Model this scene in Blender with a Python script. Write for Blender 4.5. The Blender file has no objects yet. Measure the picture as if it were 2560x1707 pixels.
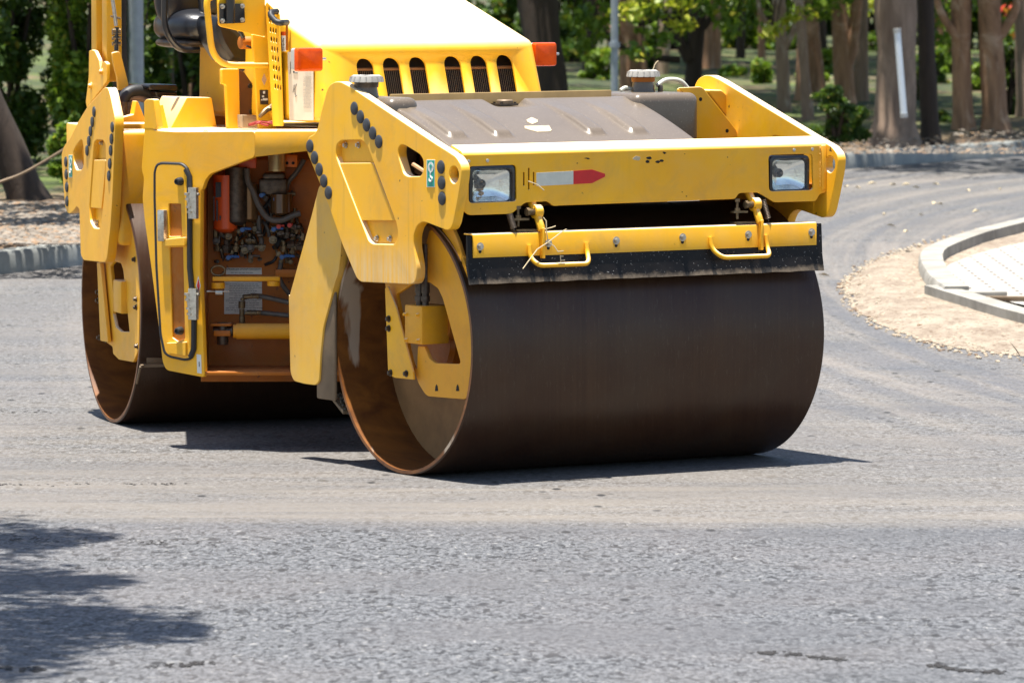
import bpy, bmesh, math, random
import numpy as np
from mathutils import Vector, Matrix
random.seed(7); rng = np.random.default_rng(11)
sc = bpy.context.scene
COL = sc.collection
R_ = math.radians

# ------------------------------------------------------------------ camera, light, exposure
CAM_H, FOC, PITCH = 2.7203, 14222.0, 0.0739
cd = bpy.data.cameras.new('camera'); cam = bpy.data.objects.new('camera', cd); COL.objects.link(cam)
cd.sensor_width = 36; cd.lens = FOC * 36 / 2560; cd.clip_end = 2000; cd.clip_start = 0.5
cam.location = (0, 0, CAM_H); cam.rotation_euler = (math.pi/2 - PITCH, 0, 0)
cd.dof.use_dof = True; cd.dof.focus_distance = 28.3; cd.dof.aperture_fstop = 7.0
sc.camera = cam
sc.view_settings.view_transform = 'Standard'; sc.view_settings.look = 'None'
sc.view_settings.exposure = 1.32; sc.view_settings.gamma = 1
SUN_DIR = None
def frame(x, y, th):
    return dict(o=Vector((x, y, 0)), a=Vector((math.cos(th), math.sin(th), 0)), b=Vector((math.sin(th), -math.cos(th), 0)))
F = frame(-.5367, 27.8769, .57074)          # front drum: a along its axis, b forward, c up
Rr = frame(-2.1757, 30.7658, .32221)        # rear drum
M = frame(-.42, 29.77, .524)                # centre frame and hood
D = frame(-1.887, 29.35, .995)              # flared side panel with the door
Zf = frame(0, 29.58, 0)                     # back wall of the side recess
E3 = frame(-1.3457, 29.75, math.pi/2 + .3)  # facet of the deck edge behind the front plate
LD = 2.0853
UP = Vector((0, 0, 1))
sdir = (F['a'] * -.11 + F['b'] * -.01 + UP).normalized()      # towards the sun
sd = bpy.data.lights.new('sun', 'SUN'); sun = bpy.data.objects.new('sun', sd); COL.objects.link(sun)
sd.energy = 5.0; sd.angle = R_(.53); sd.color = (1, .955, .88)
sun.rotation_euler = sdir.to_track_quat('Z', 'Y').to_euler(); sun.location = (0, 20, 30)
w = bpy.data.worlds.new('World'); sc.world = w; w.use_nodes = True
nt = w.node_tree; bg = nt.nodes['Background']
sky = nt.nodes.new('ShaderNodeTexSky'); sky.sky_type = 'NISHITA'; sky.sun_disc = False
sky.sun_elevation = math.asin(sdir.z); sky.sun_rotation = math.atan2(sdir.x, sdir.y)
nt.links.new(sky.outputs[0], bg.inputs[0]); bg.inputs[1].default_value = .08

# ------------------------------------------------------------------ measuring helpers
CF = Vector((0, math.cos(PITCH), -math.sin(PITCH))); CU = Vector((0, math.sin(PITCH), math.cos(PITCH)))
CO = Vector((0, 0, CAM_H))
def ray(X, Y): return (CF * FOC + Vector((X - 1280, 0, 0)) - CU * (Y - 853.5)).normalized()
def un(fr, X, Y, a=None, b=None, c=None):
    """local (a, b, c) of the point seen at photograph pixel X, Y on one plane of the frame"""
    d = ray(X, Y)
    n, v = (fr['a'], a) if a is not None else ((fr['b'], b) if b is not None else (UP, c))
    t = (v - (CO - fr['o']).dot(n)) / d.dot(n); P = CO + d * t - fr['o']
    return Vector((P.dot(fr['a']), P.dot(fr['b']), P.z))
def P(fr, a, b, c): return fr['o'] + fr['a'] * a + fr['b'] * b + UP * c
CR = {1: (100, 0, 2.94), 2: (100, 400, 2.24), 3: (700, 0, 2.94), 4: (700, 300, 2.94), 5: (1400, 150, 2.94), 6: (700, 600, 2.4125),
      7: (1120, 350, 4.752), 8: (1700, 350, 4.48), 'A': (0, 0, 3.137), 'B': (0, 400, 2.613), 'G': (480, 0, 4.7525), 'K': (480, 380, 3.136),
      'V': (0, 0, .91875), 'P': (0, 0, 1)}
def T(k, pts):
    x0, y0, s = CR[k]
    return [(x0 + x / s, y0 + y / s) for x, y in pts]
def wp(fr, k, x, y, a=None, b=None, c=None):
    X, Y = T(k, [(x, y)])[0]; q = un(fr, X, Y, a, b, c); return P(fr, *q)

# ------------------------------------------------------------------ object helpers
def tag(o, label=None, cat=None, group=None, kind=None):
    if label: o['label'] = label
    if cat: o['category'] = cat
    if group: o['group'] = group
    if kind: o['kind'] = kind
    return o
def empty(name, loc):
    o = bpy.data.objects.new(name, None); o.location = loc; COL.objects.link(o); o.empty_display_size = .2; return o
WPOS = {}
def link(name, me, mat, parent=None, smooth=35):
    o = bpy.data.objects.new(name, me); COL.objects.link(o)
    if mat is not None:
        me.materials.clear()
        for m in (mat if isinstance(mat, (list, tuple)) else [mat]): me.materials.append(m)
    if parent is not None:
        off = WPOS.get(parent.name, parent.location.copy())
        if off.length > 0: me.transform(Matrix.Translation(-off))
        o.parent = parent; WPOS[o.name] = off
    if smooth:
        me.polygons.foreach_set('use_smooth', [True] * len(me.polygons)); me.set_sharp_from_angle(angle=R_(smooth))
    return o
def fillet(pts, r, n=4):
    out = []; N = len(pts); pts = [Vector(p) for p in pts]
    for i in range(N):
        p0, p, p1 = pts[i-1], pts[i], pts[(i+1) % N]
        u, v = p0 - p, p1 - p
        d = min(r, u.length * .45, v.length * .45)
        if u.length < 1e-6 or v.length < 1e-6: continue
        A_, B_ = p + u.normalized() * d, p + v.normalized() * d
        for k in range(n + 1):
            t = k / n; out.append(A_ * (1-t)**2 + p * 2*t*(1-t) + B_ * t*t)
    return out
def circ2(c, r, n=24, ry=None):
    ry = ry or r
    return [Vector((c[0] + r * math.cos(2*math.pi*i/n), c[1] + ry * math.sin(2*math.pi*i/n))) for i in range(n)]
def slab(name, origin, u, v, nrm, polys, thick, mat, parent, bev=.003, smooth=35):
    """flat plate with holes: polys in (u, v) metres, outer face through origin, body behind it"""
    cu = bpy.data.curves.new(name, 'CURVE'); cu.dimensions = '2D'; cu.fill_mode = 'BOTH'
    bev = min(bev, thick * .45)
    cu.extrude = thick / 2 - bev; cu.bevel_depth = bev; cu.bevel_resolution = 1; cu.offset = -bev
    for pl in polys:
        sp = cu.splines.new('POLY'); sp.points.add(len(pl) - 1); sp.use_cyclic_u = True
        for k, q in enumerate(pl): sp.points[k].co = (q[0], q[1], 0, 1)
    o = bpy.data.objects.new(name + '_tmp', cu); COL.objects.link(o)
    dg = bpy.context.evaluated_depsgraph_get(); me = bpy.data.meshes.new_from_object(o.evaluated_get(dg))
    bpy.data.objects.remove(o); bpy.data.curves.remove(cu)
    oo = origin - nrm * (thick / 2)
    me.transform(Matrix(((u.x, v.x, nrm.x, oo.x), (u.y, v.y, nrm.y, oo.y), (u.z, v.z, nrm.z, oo.z), (0, 0, 0, 1))))
    me.name = name
    return link(name, me, mat, parent, smooth)
def plate(name, fr, polys, thick, mat, parent, a=None, b=None, r=.012, bev=.003, hr=None):
    """polys: pixel outlines lying on plane a=const or b=const of a frame"""
    out = []
    for i, pl in enumerate(polys):
        q = [un(fr, X, Y, a=a, b=b) for X, Y in pl]
        q2 = [((p.y if a is not None else p.x), p.z) for p in q]
        rr = r if i == 0 or hr is None else hr
        out.append(fillet(q2, rr) if rr else [Vector(p) for p in q2])
    if a is not None: return slab(name, fr['o'] + fr['a'] * a, fr['b'], UP, -fr['a'], out, thick, mat, parent, bev)
    return slab(name, fr['o'] + fr['b'] * b, fr['a'], UP, fr['b'], out, thick, mat, parent, bev)
class MB:
    def __init__(s): s.v = []; s.f = []; s.m = []
    def add(s, vs, fs, mi=0):
        n = len(s.v); s.v += [tuple(x) for x in vs]; s.f += [tuple(i + n for i in f) for f in fs]; s.m += [mi] * len(fs)
    def hexa(s, p, mi=0):     # eight corners: bottom ring then top ring
        s.add(p, [(3,2,1,0), (4,5,6,7), (0,1,5,4), (1,2,6,5), (2,3,7,6), (3,0,4,7)], mi)
    def box(s, fr, a0, a1, b0, b1, c0, c1, mi=0):
        s.hexa([P(fr, *q) for q in ((a0,b1,c0), (a1,b1,c0), (a1,b0,c0), (a0,b0,c0), (a0,b1,c1), (a1,b1,c1), (a1,b0,c1), (a0,b0,c1))], mi)
    def tube(s, pts, r, n=12, mi=0, cap=True, closed=False):
        pts = [Vector(p) for p in pts]; rs = r if isinstance(r, (list, tuple)) else [r] * len(pts)
        vs = []; N = len(pts); ref = None
        for i, p in enumerate(pts):
            d = ((pts[(i+1) % N] if closed else pts[min(i+1, N-1)]) - (pts[i-1] if (closed or i) else pts[0]))
            if d.length < 1e-9: d = Vector((0, 0, 1))
            d.normalize()
            if ref is None:
                ref = d.orthogonal().normalized()
            ref = (ref - d * ref.dot(d)).normalized(); s2 = d.cross(ref)
            for k in range(n):
                t = 2*math.pi*k/n; vs.append(p + (ref*math.cos(t) + s2*math.sin(t)) * rs[i])
        fs = [(i*n+k, i*n+(k+1) % n, (i+1)*n+(k+1) % n, (i+1)*n+k) for i in range(N-1) for k in range(n)]
        if closed: fs += [((N-1)*n+k, (N-1)*n+(k+1) % n, (k+1) % n, k) for k in range(n)]
        elif cap: fs += [tuple(range(n))[::-1], tuple((N-1)*n+k for k in range(n))]
        s.add(vs, fs, mi)
    def cyl(s, p, q, r, n=20, mi=0): s.tube([p, q], r, n, mi)
    def lathe(s, o, ax, prof, n=48, mi=0, closed=False):   # prof: (along, radius)
        ax = ax.normalized(); e = ax.orthogonal().normalized(); g = ax.cross(e); vs = []
        for h, r in prof:
            for k in range(n):
                t = 2*math.pi*k/n; vs.append(o + ax*h + (e*math.cos(t) + g*math.sin(t)) * max(r, 1e-4))
        m = len(prof); rng_ = range(m if closed else m-1)
        s.add(vs, [(i*n+k, i*n+(k+1) % n, ((i+1) % m)*n+(k+1) % n, ((i+1) % m)*n+k) for i in rng_ for k in range(n)], mi)
    def build(s, name, mat, parent=None, bev=0, smooth=35, seg=2):
        me = bpy.data.meshes.new(name); me.from_pydata(s.v, [], s.f); me.update()
        bm = bmesh.new(); bm.from_mesh(me); bmesh.ops.recalc_face_normals(bm, faces=bm.faces)
        if bev:
            ed = [e for e in bm.edges if len(e.link_faces) == 2 and e.calc_face_angle(0) > .5]
            bmesh.ops.bevel(bm, geom=ed, offset=bev, segments=seg, affect='EDGES', profile=.5, clamp_overlap=True)
        bm.to_mesh(me); bm.free()
        if not bev: me.polygons.foreach_set('material_index', s.m)
        return link(name, me, mat, parent, smooth)
def smooth_path(pts, n=5):
    pts = [Vector(p) for p in pts]; out = []
    for i in range(len(pts)-1):
        p0, p1, p2, p3 = pts[max(i-1, 0)], pts[i], pts[i+1], pts[min(i+2, len(pts)-1)]
        for k in range(n):
            t = k/n; out.append(.5*((2*p1) + (p2-p0)*t + (2*p0-5*p1+4*p2-p3)*t*t + (3*p1-p0-3*p2+p3)*t*t*t))
    out.append(pts[-1]); return out
def round_path(pts, r, n=5):
    pts = [Vector(p) for p in pts]; out = [pts[0]]
    for i in range(1, len(pts)-1):
        p0, p, p1 = pts[i-1], pts[i], pts[i+1]; u = p0-p; v = p1-p; d = min(r, u.length*.48, v.length*.48)
        A_, B_ = p+u.normalized()*d, p+v.normalized()*d
        out += [A_*(1-t)**2 + p*2*t*(1-t) + B_*t*t for t in [k/n for k in range(n+1)]]
    return out + [pts[-1]]

# ------------------------------------------------------------------ materials
def mat_new(name):
    m = bpy.data.materials.new(name); m.use_nodes = True; n = m.node_tree
    return m, n, n.nodes['Principled BSDF']
def nd(n, t, **k):
    x = n.nodes.new(t)
    for a_, b_ in k.items(): setattr(x, a_, b_)
    return x
def noise(n, scale, detail=4, rough=.55, vec=None, dist=0):
    x = nd(n, 'ShaderNodeTexNoise'); x.inputs['Scale'].default_value = scale; x.inputs['Detail'].default_value = detail
    x.inputs['Roughness'].default_value = rough; x.inputs['Distortion'].default_value = dist
    if vec is not None: n.links.new(vec, x.inputs['Vector'])
    return x.outputs[0]
def ramp(n, fac, stops):
    x = nd(n, 'ShaderNodeValToRGB'); e = x.color_ramp.elements
    while len(e) < len(stops): e.new(.5)
    for i, (p, c) in enumerate(stops):
        e[i].position = p; e[i].color = (c, c, c, 1) if not isinstance(c, tuple) else (*c, 1)
    n.links.new(fac, x.inputs[0]); return x.outputs[0]
def mixc(n, fac, A_, B_, mode='MIX'):
    x = nd(n, 'ShaderNodeMix', data_type='RGBA', blend_type=mode)
    for s, v in ((0, fac), (6, A_), (7, B_)):
        if isinstance(v, (int, float)): x.inputs[s].default_value = v
        elif isinstance(v, tuple): x.inputs[s].default_value = (*v, 1)
        else: n.links.new(v, x.inputs[s])
    return x.outputs[2]
def math_(n, op, a_, b_=None):
    x = nd(n, 'ShaderNodeMath', operation=op)
    for i, v in enumerate((a_, b_)):
        if v is None: continue
        if isinstance(v, (int, float)): x.inputs[i].default_value = v
        else: n.links.new(v, x.inputs[i])
    return x.outputs[0]
def coords(n, scale=(1, 1, 1), kind='Object'):
    t = nd(n, 'ShaderNodeTexCoord'); mp = nd(n, 'ShaderNodeMapping'); mp.inputs['Scale'].default_value = scale
    n.links.new(t.outputs[kind], mp.inputs[0]); return mp.outputs[0]
def bump(n, b, h, strength=.3, dist=.01):
    x = nd(n, 'ShaderNodeBump'); x.inputs['Strength'].default_value = strength; x.inputs['Distance'].default_value = dist
    n.links.new(h, x.inputs['Height']); n.links.new(x.outputs[0], b.inputs['Normal'])
def simple(name, col, rough=.5, metal=0, var=.25, sc_=8, coat=0, bmp=0, col2=None):
    m, n, b = mat_new(name); v = coords(n)
    f = noise(n, sc_, 6, .6, v)
    f = ramp(n, f, [(.3, 0.), (.7, 1.)])
    c2 = col2 or tuple(c * (1 - var) for c in col)
    n.links.new(mixc(n, f, col, c2), b.inputs['Base Color'])
    b.inputs['Roughness'].default_value = rough; b.inputs['Metallic'].default_value = metal; b.inputs['Coat Weight'].default_value = coat
    if bmp: bump(n, b, noise(n, sc_ * 6, 5, .6, v), bmp, .004)
    return m
def yellow(name, base=(.93, .475, .014), dust_glare=.85, chips=.69, rust=0, streak=0, low=.16):
    m, n, b = mat_new(name); v = coords(n)
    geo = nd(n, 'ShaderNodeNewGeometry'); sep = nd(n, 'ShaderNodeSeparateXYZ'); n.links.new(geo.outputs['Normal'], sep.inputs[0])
    big = noise(n, 1.7, 5, .6, v)
    c = mixc(n, ramp(n, big, [(.35, 0.), (.65, 1.)]), base, (base[0]*.93, base[1]*.86, base[2]*1.1))
    # dusty film: patchy on every face; tops painted cream for dust and blown-out sunlight
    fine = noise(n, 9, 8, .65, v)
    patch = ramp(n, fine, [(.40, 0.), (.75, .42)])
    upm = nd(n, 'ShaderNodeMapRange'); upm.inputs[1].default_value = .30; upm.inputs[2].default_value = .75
    upm.inputs[4].default_value = dust_glare; n.links.new(sep.outputs[2], upm.inputs[0])
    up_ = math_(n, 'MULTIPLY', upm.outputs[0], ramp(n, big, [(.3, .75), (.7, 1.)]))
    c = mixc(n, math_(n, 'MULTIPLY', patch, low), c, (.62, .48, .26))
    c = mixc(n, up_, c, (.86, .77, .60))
    # streaks of run-off dirt
    st = noise(n, 1.0, 6, .6, coords(n, (19, 19, 1.1)))
    c = mixc(n, math_(n, 'MULTIPLY', ramp(n, st, [(.56, 0.), (.72, 1.)]), .07 + streak), c, (.34, .20, .05))
    if streak:
        pale = noise(n, 1.0, 5, .6, coords(n, (60, 60, 2.2)))
        pz = nd(n, 'ShaderNodeSeparateXYZ'); n.links.new(coords(n), pz.inputs[0])
        zm = nd(n, 'ShaderNodeMapRange'); zm.inputs[1].default_value = 1.17; zm.inputs[2].default_value = 1.02; n.links.new(pz.outputs[2], zm.inputs[0])
        c = mixc(n, math_(n, 'MULTIPLY', ramp(n, pale, [(.40, .15), (.62, .55)]), zm.outputs[0]), c, (.72, .58, .34))
    gr_ = noise(n, 3.4, 8, .68, v, .8); c = mixc(n, math_(n, 'MULTIPLY', ramp(n, gr_, [(.50, 0.), (.72, 1.)]), .30), c, (.42, .27, .10))
    # chips down to dark primer
    ch = noise(n, 34, 3, .5, v)
    cm = math_(n, 'MULTIPLY', ramp(n, ch, [(chips + .045, 0.), (chips + .06, 1.)]), ramp(n, noise(n, 3.1, 3, .5, v), [(.5, 0.), (.6, 1.)]))
    c = mixc(n, cm, c, (.05, .03, .02))
    if rust:
        rm = ramp(n, noise(n, 6, 7, .62, v), [(.50, 0.), (.66, 1.)])
        c = mixc(n, math_(n, 'MULTIPLY', rm, rust), c, (.10, .04, .012))
    n.links.new(c, b.inputs['Base Color'])
    n.links.new(ramp(n, fine, [(.3, .30), (.75, .62)]), b.inputs['Roughness'])
    b.inputs['Specular IOR Level'].default_value = .3
    bump(n, b, noise(n, 60, 3, .6, v), .06, .003)
    return m
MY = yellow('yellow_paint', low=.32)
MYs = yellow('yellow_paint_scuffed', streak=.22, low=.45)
MYh = yellow('yellow_paint_hood', base=(.90, .50, .015), dust_glare=.6, low=.12)
MYi = yellow('yellow_paint_shaded_grimy', base=(.42, .125, .003), dust_glare=.1, rust=.22, chips=.62, low=.03)  # deep recess shade painted into the dark orange base; rust patches are wear
MYn = yellow('yellow_paint_clean', base=(.82, .38, .012), dust_glare=.12, rust=.1)
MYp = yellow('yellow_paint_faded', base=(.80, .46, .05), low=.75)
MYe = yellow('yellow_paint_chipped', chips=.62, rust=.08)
MK = simple('black_rubber', (.018, .018, .019), .55, var=.4, sc_=14, bmp=.15)
MKp = simple('black_plastic', (.012, .012, .014), .28, var=.3, sc_=5, coat=.3)
MPL = simple('plug_rubber', (.035, .037, .042), .5, var=.3, sc_=40)
MG = simple('zinc_steel', (.62, .58, .50), .32, .8, var=.4, sc_=60, bmp=.2)
MGd = simple('oily_steel', (.13, .10, .075), .42, .7, var=.6, sc_=40, bmp=.3)
MBR = simple('tarnished_brass', (.24, .17, .09), .42, .7, var=.6, sc_=50, bmp=.3)
MBL = simple('blue_lever', (.02, .10, .30), .4, var=.2)
MRD = simple('red_lever', (.5, .03, .015), .4, var=.2)
MOR = simple('orange_canister', (.75, .10, .015), .35, var=.25, sc_=6)
MW = simple('white_sticker', (.72, .72, .66), .5, var=.12, sc_=20)
MWg = simple('grey_reflective_tape', (.62, .62, .52), .35, var=.12, sc_=25)
MR = simple('red_reflective_tape', (.62, .008, .01), .35, var=.15, sc_=25)
MTE = simple('teal_sticker', (.0, .32, .24), .45, var=.1)
MINK = simple('black_ink', (.03, .03, .035), .6, var=.1)
MDK = simple('dark_cavity', (.012, .009, .007), .8, var=.3)
MHO = simple('hose_rubber', (.10, .085, .07), .5, var=.35, sc_=30, bmp=.2)
MST = simple('dry_straw', (.62, .50, .30), .7, var=.3, sc_=60)
MSE = simple('seat_vinyl', (.014, .015, .019), .32, var=.3, sc_=9, bmp=.2)
MLG = simple('lamp_grey', (.42, .42, .40), .45, var=.2)
MMU = simple('beige_smeared_steel', (.22, .15, .085), .55, .2, var=.4, sc_=5, bmp=.15)

MDI = simple('end_disc_brown', (.34, .18, .065), .75, 0, var=.5, sc_=4, bmp=.15)
def drum_mat():
    m, n, b = mat_new('worn_drum_steel')
    t = nd(n, 'ShaderNodeTexCoord'); s = nd(n, 'ShaderNodeSeparateXYZ'); n.links.new(t.outputs['Object'], s.inputs[0])
    v = coords(n, (60, .5, .5)); v2 = coords(n, (5, 1.2, 1.2))
    a_ = noise(n, 1, 6, .65, v); b2 = noise(n, 1, 5, .6, v2)
    sp = noise(n, 1, 4, .7, coords(n, (110, 16, 16)))
    c = mixc(n, ramp(n, a_, [(.3, 0.), (.7, 1.)]), (.042, .018, .007), (.060, .029, .013))
    c = mixc(n, ramp(n, b2, [(.4, 0.), (.7, .7)]), c, (.030, .011, .006))
    bd = noise(n, 1, 3, .5, coords(n, (.6, 5, 5))); c = mixc(n, ramp(n, bd, [(.4, 0.), (.7, .5)]), c, (.052, .032, .019))
    c = mixc(n, ramp(n, sp, [(.58, 0.), (.80, .35)]), c, (.14, .11, .08))
    n.links.new(c, b.inputs['Base Color']); b.inputs['Metallic'].default_value = .15; b.inputs['Specular IOR Level'].default_value = .4
    n.links.new(ramp(n, a_, [(.3, .36), (.7, .42)]), b.inputs['Roughness'])
    bump(n, b, a_, .03, .003); return m
MDR = drum_mat()
def inner_mat():
    m, n, b = mat_new('drum_inner_brown'); v = coords(n, (1, 3, 3))
    f = noise(n, 3.2, 7, .6, v, .6); g = noise(n, 1.4, 4, .5, coords(n, (3, 1, 1)), .8)
    c = mixc(n, ramp(n, f, [(.35, 0.), (.68, 1.)]), (.21, .075, .012), (.09, .028, .006))  # mottled brown with scattered pale patches
    c = mixc(n, ramp(n, g, [(.63, 0.), (.68, .75)]), c, (.48, .40, .30))
    n.links.new(c, b.inputs['Base Color']); b.inputs['Roughness'].default_value = .45; bump(n, b, f, .15, .006); return m
MIN = inner_mat()
def tank_mat():
    m, n, b = mat_new('dusty_tank_plastic'); v = coords(n)
    f = noise(n, 2.2, 8, .62, v); g = noise(n, 120, 3, .7, v)
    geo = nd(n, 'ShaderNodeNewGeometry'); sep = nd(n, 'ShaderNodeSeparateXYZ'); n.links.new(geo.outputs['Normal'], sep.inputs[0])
    c = mixc(n, ramp(n, f, [(.3, 0.), (.7, 1.)]), (.085, .064, .044), (.135, .105, .075))
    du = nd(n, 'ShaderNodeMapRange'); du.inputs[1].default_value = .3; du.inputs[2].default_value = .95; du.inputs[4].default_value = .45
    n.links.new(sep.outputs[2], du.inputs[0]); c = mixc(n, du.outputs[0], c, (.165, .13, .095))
    c = mixc(n, ramp(n, g, [(.60, 0.), (.72, .5)]), c, (.4, .34, .25))
    n.links.new(c, b.inputs['Base Color']); b.inputs['Roughness'].default_value = .33; b.inputs['Coat Weight'].default_value = .2
    bump(n, b, g, .12, .003); return m
MTK = tank_mat()
def glass_mat(name, col, rough=.05, trans=1., ior=1.45):
    m, n, b = mat_new(name); b.inputs['Base Color'].default_value = (*col, 1); b.inputs['Roughness'].default_value = rough
    b.inputs['Transmission Weight'].default_value = trans; b.inputs['IOR'].default_value = ior; return m
MGL = glass_mat('lamp_glass', (.9, .93, .92), .06)
MCH = simple('lamp_reflector', (.90, .92, .88), .16, 1, var=.2, sc_=14, bmp=.25)
def amber():
    m, n, b = mat_new('amber_lens'); v = coords(n)
    wv = nd(n, 'ShaderNodeTexWave'); wv.inputs['Scale'].default_value = 45; wv.bands_direction = 'X'; n.links.new(v, wv.inputs[0])
    n.links.new(mixc(n, noise(n, 22, 3, .5, v), (.85, .12, .002), (.50, .035, .002)), b.inputs['Base Color'])
    b.inputs['Roughness'].default_value = .16; b.inputs['Specular IOR Level'].default_value = .25
    b.inputs['Subsurface Radius'].default_value = (.03, .01, .002); bump(n, b, wv.outputs[1], .25, .002); return m
MAM = amber()

# ================================================================== THE ROLLER
root = empty('road_roller', P(M, 0, 0, 0)); WPOS['road_roller'] = root.location.copy()
tag(root, 'yellow tandem road roller with two smooth dark steel drums driving over the fresh asphalt', 'road roller')
OFF = root.location
def bolt(name, p, nrm, r, parent, mat=MG, washer=True, h=.012):
    mb = MB(); nrm = nrm.normalized()
    if washer: mb.cyl(p, p + nrm*.003, r*1.45, 18)
    mb.cyl(p + nrm*.003, p + nrm*(.003+h), r, 6)
    mb.cyl(p + nrm*(.003+h), p + nrm*(.005+h), r*.62, 12)
    return mb.build(name, mat, parent, smooth=30)
def plug(p, nrm, r, parent):
    mb = MB(); mb.lathe(p, nrm, [(0, r*1.06), (.003, r*1.06), (.007, r*.93), (.009, r*.6), (.010, 0)], 20)
    return mb.build('plug', MPL, parent)

# ---- drums
def drum(fr, name):
    r = .65; t = .022
    mb = MB(); o = P(fr, 0, 0, r)
    mb.lathe(o, fr['a'], [(0, r-.006), (.006, r), (LD-.006, r), (LD, r-.006)], 160)
    dr = mb.build(name, MDR, root)
    mb = MB()
    mb.lathe(o, fr['a'], [(0, r-.006), (0, r-t), (.02, r-t), (.30, r-t)], 160)
    mb.build('drum_inner_shell', MIN, dr)
    mb = MB(); mb.lathe(o, fr['a'], [(LD, r-.006), (LD, r-t), (LD-.3, r-t)], 160); mb.build('drum_inner_shell', MIN, dr)
    mb = MB(); mb.lathe(o, fr['a'], [(LD-.30, r-t), (LD-.31, .001)], 64); mb.build('drum_end_disc', MMU, dr)
    mb = MB()
    mb.lathe(o, fr['a'], [(.30, r-t), (.315, .3), (.315, .001)], 64)
    mb.build('drum_end_disc', MDI, dr)
    mb = MB(); mb.lathe(o, fr['a'], [(.31, .17), (.2, .17), (.18, .15), (.18, .001)], 40)
    mb.build('hub', MYi, dr)
    return dr
front_drum = drum(F, 'front_drum'); rear_drum = drum(Rr, 'rear_drum')
front_drum['label'] = 'front roller drum, wide, streaked dark brown steel'
rear_drum['label'] = 'rear roller drum seen behind the open side compartment'

# ---- front yoke: left plate with cut-outs
AO = -.085; TH = .05
LP = T(3, [(345,660),(368,622),(405,602),(445,602),(515,638),(1155,1065),(1212,1100),(1292,1152),(1326,1205),(1336,1250),(1328,1340)]) + \
     T(4, [(1300,620),(1272,762),(1252,803),(1225,812),(1085,757),(1045,748),(1005,778),(982,845),(982,930),(1006,1080),(1003,1160),(985,1200),(955,1208),(592,1190),(562,1162),(540,1110),(455,910),(350,610)]) + \
     T(3, [(200,1125),(193,1060),(208,1008),(250,988),(275,950),(300,830)])
HT = T(4, [(410,235),(415,180),(450,150),(600,148),(640,185),(682,300),(858,770),(868,850),(843,914),(680,911),(650,888),(430,320),(412,270)])
OV = T(4, [(868,205),(888,182),(920,187),(1030,255),(1055,300),(1052,378),(1035,414),(940,417),(905,395),(868,262)])
hc = un(F, *T(4, [(1278,403)])[0], a=AO)
def plate_ring(fr, c, r):  # pixel-free hole
    return c, r
def yoke_plate(name, fr, outer, holes, hole_c, a, mat, parent, thick=TH):
    q = lambda pl: [(p.y, p.z) for p in (un(fr, X, Y, a=a) for X, Y in pl)]
    polys = [fillet(q(outer), .02)] + [fillet(q(h), .02) for h in holes]
    if hole_c is not None: polys.append(circ2((hole_c.y, hole_c.z), .042, 32))
    return slab(name, fr['o'] + fr['a']*a, fr['b'], UP, -fr['a'], polys, thick, mat, parent, .004)
NF = -F['a']
lp = yoke_plate('yoke_plate', F, LP, [HT, OV], hc, AO, MYs, root)
lp['label'] = 'near side plate of the front yoke with black plugs and a slanted hatch'
plate('hatch_backing', F, [T(4, [(400,140),(660,140),(885,780),(885,925),(660,925),(400,330)])], .01, MY, lp, a=AO+.032)
plate('hatch_cover', F, [T(4, [(437,318),(682,316),(848,741),(592,739)])], .012, MY, lp, a=AO+.006)
for x, y in ((485,186), (578,185), (715,870), (811,873)): bolt('bolt', wp(F, 4, x, y, a=AO+.030), NF, .011, lp)
for k, x, y in [(3,548,798),(3,593,860),(3,638,920),(3,683,980),(3,728,1042),(4,222,193),(4,256,278),(4,290,365),(4,324,449),(4,358,535),(4,1185,347),(4,1190,462),(4,1193,577)]:
    plug(wp(F, k, x, y, a=AO), NF, .0315, lp)
# right plate: mirror outline (through b, c), both faces seen from inside
q = [un(F, X, Y, a=AO) for X, Y in LP]
AR = LD + .035
rp = slab('yoke_plate', F['o'] + F['a']*AR, F['b'], UP, -F['a'],
     [fillet([(p.y + .03, p.z) for p in q], .02), fillet([(p.y+.03, p.z) for p in (un(F, X, Y, a=AO) for X, Y in OV)], .02), circ2((hc.y+.03, hc.z), .042, 32)], TH, MYe, root, .004)
rp['label'] = 'far side plate of the front yoke, chipped at its rounded nose'
# guard plate behind the near yoke plate
GD = T(4, [(400,560),(290,470),(232,700),(70,1290)]) + T(6, [(52,330),(55,520),(62,800),(82,850),(150,868),(215,875),(236,850),(243,700),(262,520),(300,380),(330,260),(352,200),(368,60),(372,-60)])
gd = plate('yoke_guard', F, [GD], .05, MYp, root, a=-.03, r=.03)
gd['label'] = 'pale yellow bent guard plate behind the near front yoke plate'
# fork cross member at the back of the yoke and pivot column
mb = MB(); mb.box(F, .45, AR, -.98, -.80, 1.20, 1.62); mb.build('cross_member', MY, root, .012)
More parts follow.
